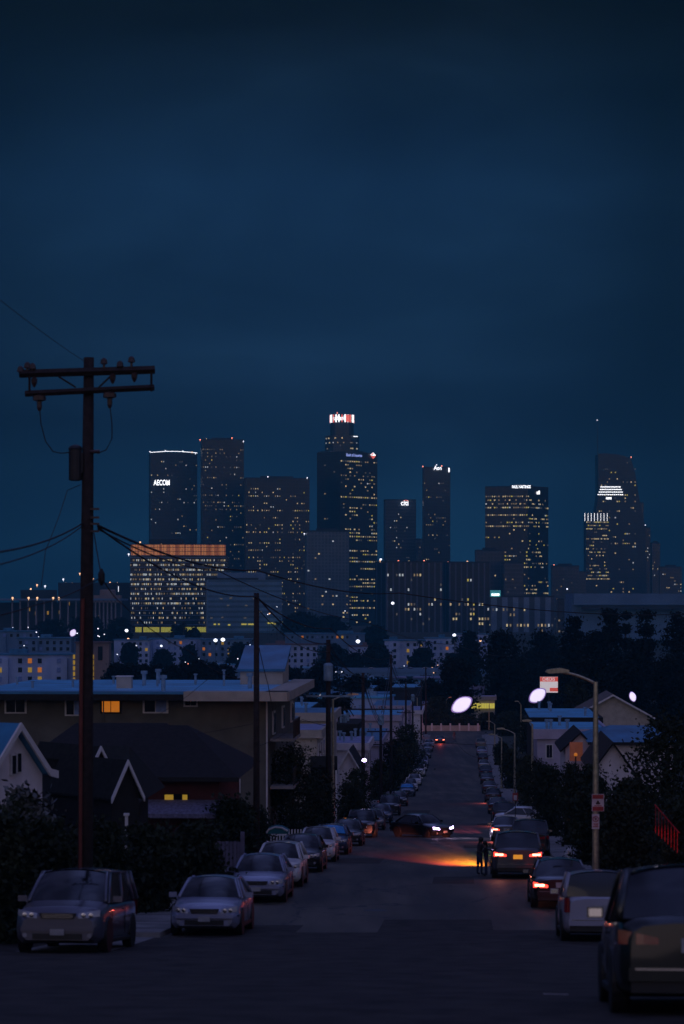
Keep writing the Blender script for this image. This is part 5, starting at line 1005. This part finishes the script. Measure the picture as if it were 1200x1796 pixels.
    q = MB(); q.grid(ws, 10, 5, M['glass']); q.build('windshield', t, smooth=True); q = MB(); q.grid(rw, 10, 5, M['glass']); q.build('rear_window', t, smooth=True)
    for s in (-1, 1):
        q = MB(); q.tube([ws(.03+.0*s if s < 0 else .97, k/5, .005) for k in range(6)], .034, pm, 6); q.build('pillar', t, smooth=True)
    for s in (-1, 1):
        quadgrid(low(s, y0), low(s, y3), up(s, y2), up(s, y1), -.0, 'side_window')
        if shade: pass
        ye = Lh*.94
        hz = K['hood']-.17
        q = MB(); hm = M['white_hl'] if heads == 'on' else M['lens']; q.grid(lambda u, v: (s*(w*(.46+.46*u)), Lh+.012-.30*max(0, u-.35)**1.6-.015*v-.02*v*v, hz-.055+.05*u+(.11+.03*u)*v), 6, 3, hm); o = q.build('headlight', t, smooth=True)
        if y < 130 and heads != 'on': q = MB(); [q.lathe((s*w*uu, Lh-.005-(.03 if uu > .7 else 0), hz+.02), [(.045, -.0), (.05, .03), (.02, .034)], M['chrome'], 10, 'Y') for uu in (.58, .74)]; q.build('reflector', o)
        tz = K['deck']-.24; on = tails == 'on' or (tails == 'one' and s < 0)
        q = MB(); tall = kind in ('jeep', 'van'); q.grid(lambda u, v: (s*(w*((.80 if tall else .46)+(.15 if tall else .49)*u)), -Lh-.016+.26*max(0, u-.4)**1.6, tz-(.15 if tall else .07)+(.34 if tall else .17)*v*(1 if tall else .45+.55*u)), 6, 3, M['redlit'] if on else M['redlens']); o = q.build('tail_light', t, smooth=True)
        if on: q = MB(); q.grid(lambda u, v: (s*(w*(.58+.32*u)), -Lh-.030+.26*max(0, u-.5)**1.6, tz-.035+.07*v), 4, 2, M['redhot']); q.build('bulb', o, smooth=True)
        q = MB(); q.box((s*(w+.09), y3-.30, zl+.06), (.2, .10, .13), pm, rz=s*.1).box((s*(w+.09), y3-.355, zl+.06), (.16, .01, .10), M['chrome'], rz=s*.1); q.build('mirror', t)
        for v in wy:
            wo_ = child('wheel', TYRE, t, (s*(w-.10), v, wr-.0), 0, (1, wr/.33, wr/.33)); child('rim', RIM, wo_)
    q = MB(); q.extr([(-w*.36, hz-.06), (w*.36, hz-.06), (w*.42, hz+.06), (-w*.42, hz+.06)], 1, Lh-.03, Lh+.022, M['black'])
    for k in range(3): q.box((0, Lh+.026, hz-.035+k*.035), (w*.70, .01, .006), M['chrome'])
    q.build('grille', t); q = MB(); q.box((0, Lh-.02, .35), (w*1.1, .10, .12), M['black']).lathe((w*.72, Lh+.02, .37), [(.05, -.02), (.05, .02)], M['lens'], 10, 'Y').lathe((-w*.72, Lh+.02, .37), [(.05, -.02), (.05, .02)], M['lens'], 10, 'Y').box((0, Lh+.0, .50), (w*1.62, .06, .09), pm); q.build('front_bumper', t)
    q = MB(); q.box((0, -Lh+.0, .47), (w*1.66, .11, .15), pm).box((0, -Lh+.03, .33), (w*1.6, .08, .14), M['black']).box((0, -Lh-.058, .53), (w*1.5, .01, .02), M['chrome']); q.build('rear_bumper', t)
    MB().box((0, Lh+.05, .44), (.30, .015, .13), M['plate']).build('licence_plate', t); MB().box((0, -Lh-.03, .80 if kind != 'sedan' else .72), (.34, .015, .16), M['plate_lit'] if plate_lit else M['plate']).build('licence_plate', t)
    if shade:
        q = MB(); q.grid(lambda u, v: ws(.06+.88*u, .12+.72*v, .015), 8, 3, mat('sunshade_blue', (.04, .26, .55), .35, .3)); q.build('sunshade', t, smooth=True)
    return t
def slope(y): return math.atan(-(D(y+2.5)-D(y-2.5))/5)
def curb(label, kind, col, pbase, side, u=None, head=1, **k):
    """car parked at the kerb whose near bumper stands at row pbase"""
    Y0 = Yof(pbase); Lh = KIND[kind]['L']/2; Y = Y0+Lh-.2; u = (-4.45 if side < 0 else 5.0) if u is None else u
    rz = TH+(math.pi if side < 0 else 0)+random.uniform(-.012, .012); s = slope(Y)
    return car(label, kind, col, cx(Y)+u, Y, -D(Y), rz, -s if side < 0 else s, **k)
GL_ = 'cars parked along the left kerb'; GR_ = 'cars parked along the right kerb'
car('dark silver people carrier nearest on the left, under the telephone pole', 'van', 'pewter', PX(138, 53.6), 53.6, -D(53.6)+.01, TH+math.pi-.03, -slope(53.6), GL_)
LC = [('silver sedan with round-edged lamps, foremost in the left kerb row', 'sedan', 'silver', 1642, {}), ('silver-blue sedan second in the left kerb row', 'sedan', 'silver', 1584, {}), ('white hatchback half hidden behind the silver-blue sedan', 'hatch', 'white', 1556, {}),
 ('black sedan fourth in the left kerb row', 'sedan', 'black', 1530, {}), ('white estate-like car fifth in the left kerb row', 'hatch', 'white', 1512, {}), ('dark blue car with a bright blue windscreen sunshade, larger one', 'sedan', 'blue', 1499, dict(shade=True)),
 ('black sedan just beyond the larger blue sunshade', 'sedan', 'black', 1484, {}), ('tall black off-roader in the left kerb row', 'suv', 'black', 1469, {}), ('dark grey car left of the turning car with lit headlamps', 'sedan', 'grey', 1456, {}),
 ('dark blue sedan behind the turning car', 'sedan', 'blue', 1444, {}), ('black off-roader in the cluster behind the turning car', 'suv', 'black', 1430, {}), ('black sedan last of the dark cluster in the left row', 'sedan', 'black', 1414, {}),
 ('small far dark car with a blue windscreen sunshade', 'sedan', 'blue', 1397, dict(shade=True)), ('white car just behind the small blue sunshade', 'hatch', 'white', 1388, {}), ('white sedan with a pale bonnet in the far left row', 'sedan', 'white', 1378, {}),
 ('white off-roader in the far left row', 'suv', 'white', 1362, {}), ('dark car between two white cars in the far left row', 'sedan', 'black', 1353, {}), ('silver car with a pale roof in the far left row', 'hatch', 'silver', 1344, {}),
 ('dark car near the far end of the left row', 'sedan', 'black', 1330, {}), ('blue-grey car near the far end of the left row', 'sedan', 'grey', 1319, {}), ('white car furthest in the left row', 'sedan', 'white', 1311, {})]
last = 0
for l, k, c, p, kw in LC:
    Y0 = Yof(p)
    if Y0 < last+.4:
        while Yof(p) < last+.4: p -= .5
    curb(l, k, c, p, -1, group=GL_, **kw); last = Yof(p)+KIND[k]['L']
car('far car with two lit red tail lamps at the end of the street', 'sedan', 'grey', cx(462)-2.6, 462, -D(462), TH, slope(462), tails='on', name='car')
# right side, rears towards the viewer
curb('large near-black off-roader cut off by the right edge, nearest car', 'suv', 'green', 1782, 1, 4.72, group=GR_)
RC = [('white boxy off-roader beside the kerb, second car on the right', 'jeep', 'dimwhite', 1652, 5.25, {}), ('black sedan with red lamp reflections, third car on the right', 'sedan', 'black', 1594, 4.95, dict(tails='one'))]  # sedan's left tail lamp glows in place of red reflections on its side
for l, k, c, p, u, kw in RC: curb(l, k, c, p, 1, u, group=GR_, **kw)
SUV = curb('grey off-roader stopped in the lane with glowing tail lamps and an amber plate', 'suv', 'grey', 1541, 1, 4.0, tails='on', plate_lit=True, name='car')
RD = [('dark parked car with one glowing red lamp, right of the stopped off-roader', 'suv', 'black', 1502, 5.15, dict(tails='one')), ('dark sedan with a lit red lamp directly beyond the stopped off-roader', 'sedan', 'grey', 1476, 4.5, dict(tails='one')), ('dark car with small amber reflections further down on the right', 'suv', 'black', 1448, 5.0, {}),
 ('dark car with a yellow-blue roof reflection on the right', 'sedan', 'black', 1428, 5.0, {}), ('dark car with a pale bumper in the right row', 'hatch', 'grey', 1408, 5.0, {}), ('grey car halfway up the far right row', 'sedan', 'grey', 1392, 5.0, {}), ('black sedan in the far right row', 'sedan', 'black', 1377, 5.0, {}),
 ('dark off-roader in the far right row', 'suv', 'blue', 1364, 5.0, {}), ('black car with a yellowish roof in the far right row', 'sedan', 'beige', 1350, 5.0, {}), ('dark small car in the far right row', 'hatch', 'black', 1338, 5.0, {}), ('silver-blue car in the far right row', 'sedan', 'silver', 1325, 5.0, {}), ('last car of the right row with a yellowish roof', 'suv', 'beige', 1312, 5.0, {})]
for l, k, c, p, u, kw in RD: curb(l, k, c, p, 1, u, group=GR_, **kw)
car('white sedan standing crosswise in a driveway on the right', 'sedan', 'white', PX(920, 178)+.2, 178, gz(PX(920, 178), 178)+.02, TH-math.pi/2-.1, 0, None)
TURN = car('black sedan turning across the road with violet-white headlamps on', 'sedan', 'black', PX(740, 153), 153, -D(153), math.pi+TH+math.radians(40), 0.02, heads='on', name='car')
# cars on the freeway and a white van by the low wall
for k, (px, hd) in enumerate(((650, 1), (702, 1), (722, -1), (560, -1), (745, 1), (428, -1), (340, 1))):
    car(['white', 'grey', 'silver', 'black'][k % 4]+' car on the freeway deck, '+['behind the fourth pole', 'right of the tall pole', 'in the right cluster', 'beside the transformer pole', 'rightmost of all', 'beside the roof penthouse', 'leftmost of all'][k], 'sedan', ['white', 'grey', 'silver', 'black'][k % 4], PX(px, Yv-3), Yv-3+(k % 3)*3, PZ(1174, Yv)-.7, math.pi/2*hd, 0, 'cars on the freeway', heads='on' if hd > 0 else 'off', tails='on' if hd < 0 else 'off', name='car')
for k, w3 in ((340, 'right'), (322, 'left'), (330, 'middle')): lamp(w3+' one of three red signal lamps above the blue flat roof', k, 1165, 900, 'lampr', 1.0, 'signal_lamp', 'red signal lamps by the freeway')

# light thrown by car lamps, plus added red spots on the left cars
def spot(name, loc, target, e, col, ang, soft=.08, blend=.6):
    l = bpy.data.lights.new(name, 'SPOT'); l.energy = e; l.color = col; l.spot_size = math.radians(ang); l.shadow_soft_size = soft; l.spot_blend = blend
    o = bpy.data.objects.new(name, l); COL.objects.link(o); o.location = loc; o.rotation_euler = (Vector(target)-Vector(loc)).to_track_quat('-Z', 'Y').to_euler(); return o
def carlamp(c, lx, ly, lz): return c.matrix_world @ Vector((lx, ly, lz))
bpy.context.view_layer.update()
Ls = KIND['suv']['L']/2
for s in (-1, 1): p = carlamp(SUV, s*.72, -Ls-.12, .9); spot('tail_and_fill_glow', p, p+Vector((0, -8, -2.4)), 14, (1, .28, .18), 130)
p = carlamp(SUV, -.70, Ls+.12, .8)
for hd, e, c in ((-.015, 700000, (1, .30, .02)), (-.05, 700000, (1, .29, .02)), (-.09, 500000, (1, .26, .02)), (-.13, 300000, (1, .20, .03)), (-.175, 170000, (1, .14, .05)), (-.22, 90000, (1, .12, .08))):
    spot('headlamp_beam', p, p+Vector((hd, 1, -.143)), e, c, 6.0, blend=1)
for hd, e in ((.0, 420000), (-.035, 340000), (-.07, 200000)): spot('headlamp_beam', p, p+Vector((hd, 1, -.088)), e, (1, .22, .14), 2.0, blend=1)
Y = Yof(1476)+4.7; p = Vector((cx(Y)+3.9, Y, -D(Y)+.75))
for hd in (-.01, -.05, -.09): spot('headlamp_beam', p, p+Vector((hd, 1, -.104)), 160000, (1, .09, .15), 2.6, blend=1)
pq = carlamp(SUV, -.9, -Ls-.1, .9)
for tx, ty, e in ((-3.3, 62, 34), (-4.3, 54, 22), (-2.6, 77, 40), (-2.2, 84, 40), (-1.3, 95, 70)): spot('tail_and_fill_glow', pq, (tx, ty, -D(ty)+.8), e, (1, .05, .05), 7)  # added narrow red spots that redden the left cars' sides
Lt = KIND['sedan']['L']/2
for s in (-1, 1): p = carlamp(TURN, s*.62, Lt+.15, .64); q = carlamp(TURN, s*.62, Lt+12, .1); spot('headlamp_beam', p, q, 260, (.75, .62, 1), 60)
# red glow behind the other lit cars
for (pb, u, e) in ((1502, 5.15-.7, 70), (1476, 4.5-.6, 170), (1448, 4.2, 120), (1408, 4.2, 150)):
    Y = Yof(pb)-.15; p = Vector((cx(Y)+u, Y, -D(Y)+.85)); spot('tail_and_fill_glow', p, p+Vector((-5, -5, -2.6)), e, (1, .16, .12), 90)
p = Vector((cx(459.5)-2.6, 459.5, -D(459.5)+.8)); spot('tail_and_fill_glow', p, p+Vector((0, -9, -1.2)), 160, (1, .1, .07), 150)
p = Vector((cx(465)-2.6, 465, -D(465)+.8)); spot('headlamp_beam', p, p+Vector((2, 60, -1.2)), 9000, (1, .16, .08), 30)

# ------------------------------------------------------------------ people
def person(label, x, y, z, rz, Hh, joints, edges_, cloth, name='person'):
    """joints: name -> (x, y, z, radius) for a 1.7 m figure; cloth decides the colour by height"""
    s = Hh/1.7; t = thing(name, label, 'person', (x, y, z), rz); names = list(joints)
    me = bpy.data.meshes.new('body'); me.from_pydata([tuple(c*s for c in joints[n][:3]) for n in names], [(names.index(a), names.index(b)) for a, b in edges_], [])
    o = bpy.data.objects.new('body', me); COL.objects.link(o)
    md = o.modifiers.new('skin', 'SKIN')
    for n, sv in zip(names, me.skin_vertices[0].data): sv.radius = (joints[n][3]*s,)*2; sv.use_root = n == 'pelvis'
    sd = o.modifiers.new('sub', 'SUBSURF'); sd.levels = 2; sd.render_levels = 2
    m2 = bpy.data.meshes.new_from_object(o.evaluated_get(bpy.context.evaluated_depsgraph_get())); bpy.data.objects.remove(o)
    m2.materials.clear()
    for m in (M['skin'], M['shirt'], M['jeans'], M['tyre']): m2.materials.append(m)
    for p in m2.polygons:
        h = p.center.z/s; r = abs(p.center.x)/s; p.use_smooth = True; p.material_index = 3 if h < .09 else 2 if h < .95 else 1 if h < 1.42 else 0
    b = child('body', m2, t)
    hx, hy, hz_, hr = joints['head']; q = MB(); q.lathe((hx*s, (hy-.02)*s, (hz_+.035)*s), [(.02*s, -.10*s), (.09*s, -.09*s), (.118*s, -.01*s), (.105*s, .06*s), (.06*s, .105*s), (.01*s, .12*s)], M['hair'], 12); q.tube([(hx*s, (hy-.06)*s, (hz_+.02)*s), (hx*s, (hy-.11)*s, (hz_-.12)*s), (hx*s, (hy-.1)*s, (hz_-.2)*s)], .06*s, M['hair'], 8, .025*s); q.build('hair', t, smooth=True)
    # hands with fingers, face details
    for hn in ('handL', 'handR'):
        c = Vector(joints[hn][:3])*s; w_ = Vector(joints['wrist'+hn[-1]][:3])*s; d = (c-w_).normalized(); q = MB(); sd_ = d.cross(Vector((0, 0, 1)))
        sd_ = sd_.normalized() if sd_.length > .1 else Vector((1, 0, 0))
        for k, ln in enumerate((.07, .08, .075, .06)): a = c+sd_*(k-1.5)*.019*s; q.tube([a, a+d*ln*.55*s, a+d*ln*s+Vector((0, 0, -.015*s))], .009*s, M['skin'], 6, .006*s)
        q.tube([c-d*.02*s-sd_*.03*s, c+d*.02*s-sd_*.06*s], .010*s, M['skin'], 6, .007*s); q.build('fingers', t, smooth=True)
    q = MB(); f = Vector((hx, hy+.10, hz_))*s; q.lathe((f.x, f.y-.008*s, f.z-.01*s), [(.012*s, -.02*s), (.006*s, .03*s)], M['skin'], 6)
    for e in (-1, 1): q.lathe((f.x+e*.033*s, f.y-.012*s, f.z+.015*s), [(.010*s, -.004*s), (.010*s, .004*s)], M['hair'], 8, 'Y')
    q.box((f.x, f.y-.008*s, f.z-.05*s), (.04*s, .008*s, .008*s), M['signred']); q.build('face', t); return t
BE = [('pelvis', 'spine'), ('spine', 'chest'), ('chest', 'neck'), ('neck', 'head'), ('chest', 'shL'), ('shL', 'elL'), ('elL', 'wristL'), ('wristL', 'handL'), ('chest', 'shR'), ('shR', 'elR'), ('elR', 'wristR'), ('wristR', 'handR'),
      ('pelvis', 'hipL'), ('hipL', 'knL'), ('knL', 'anL'), ('anL', 'toL'), ('pelvis', 'hipR'), ('hipR', 'knR'), ('knR', 'anR'), ('anR', 'toR')]
def pose(armL=((-.26, .05, 1.12), (-.24, .2, .95)), armR=((.30, .22, 1.18), (.22, .45, 1.15)), lean=.05, stance=.11):
    def hd(e, w): e, w = Vector(e), Vector(w); return tuple(w+(w-e).normalized()*.08)
    J = {'pelvis': (0, 0, .95, .13), 'spine': (0, lean*.4, 1.12, .125), 'chest': (0, lean, 1.32, .135), 'neck': (0, lean+.02, 1.47, .055), 'head': (0, lean+.05, 1.60, .095)}
    for s, n, (e, w) in ((-1, 'L', armL), (1, 'R', armR)):
        J['sh'+n] = (s*.17, lean, 1.39, .06); J['el'+n] = (*e, .042); J['wrist'+n] = (*w, .030); J['hand'+n] = (*hd(e, w), .030)
        J['hip'+n] = (s*.09, 0, .90, .10); J['kn'+n] = (s*stance, .04*s+.02, .50, .065); J['an'+n] = (s*stance*1.05, .0+.05*s, .08, .045); J['to'+n] = (s*stance*1.3, .15+.05*s, .045, .04)
    return J
Yq = Yof(1535); person('standing person with gathered dark hair leaning to the window of the stopped off-roader', PX(841, Yq), Yq, -D(Yq), -math.radians(68), 1.42, pose(), BE, 0)
Yq2 = Yof(1536.5); person('second person beside the front door of the stopped off-roader, mostly hidden', PX(855, Yq2)-.04, Yq2, -D(Yq2), math.radians(75), 1.30, pose(armL=((-.28, .15, 1.15), (-.2, .36, 1.2)), lean=.03), BE, 0)
Yq3 = 478; person('tiny far pedestrian crossing at the end of the street', PX(797, Yq3), Yq3, -D(Yq3), .4, 1.65, pose(armL=((-.28, 0, 1.1), (-.3, .05, .85)), armR=((.28, 0, 1.1), (.3, .05, .85)), stance=.17), BE, 0)

# ------------------------------------------------------------------ air
hz_ = MB().box((0, 2400, 130), (3400, 5700, 345), M['fardark']); ho = hz_.build('haze'); ho.data.materials.clear()
hm = bpy.data.materials.new('haze_air'); hm.use_nodes = True; t = hm.node_tree; t.nodes.clear(); pv = t.nodes.new('ShaderNodeVolumePrincipled'); out = t.nodes.new('ShaderNodeOutputMaterial'); t.links.new(pv.outputs[0], out.inputs['Volume'])
pv.inputs['Color'].default_value = (.06, .38, .56, 1); pv.inputs['Density'].default_value = .00022; ho.data.materials.append(hm); ho['kind'] = 'stuff'; ho['label'] = 'thin blue evening haze over the valley'
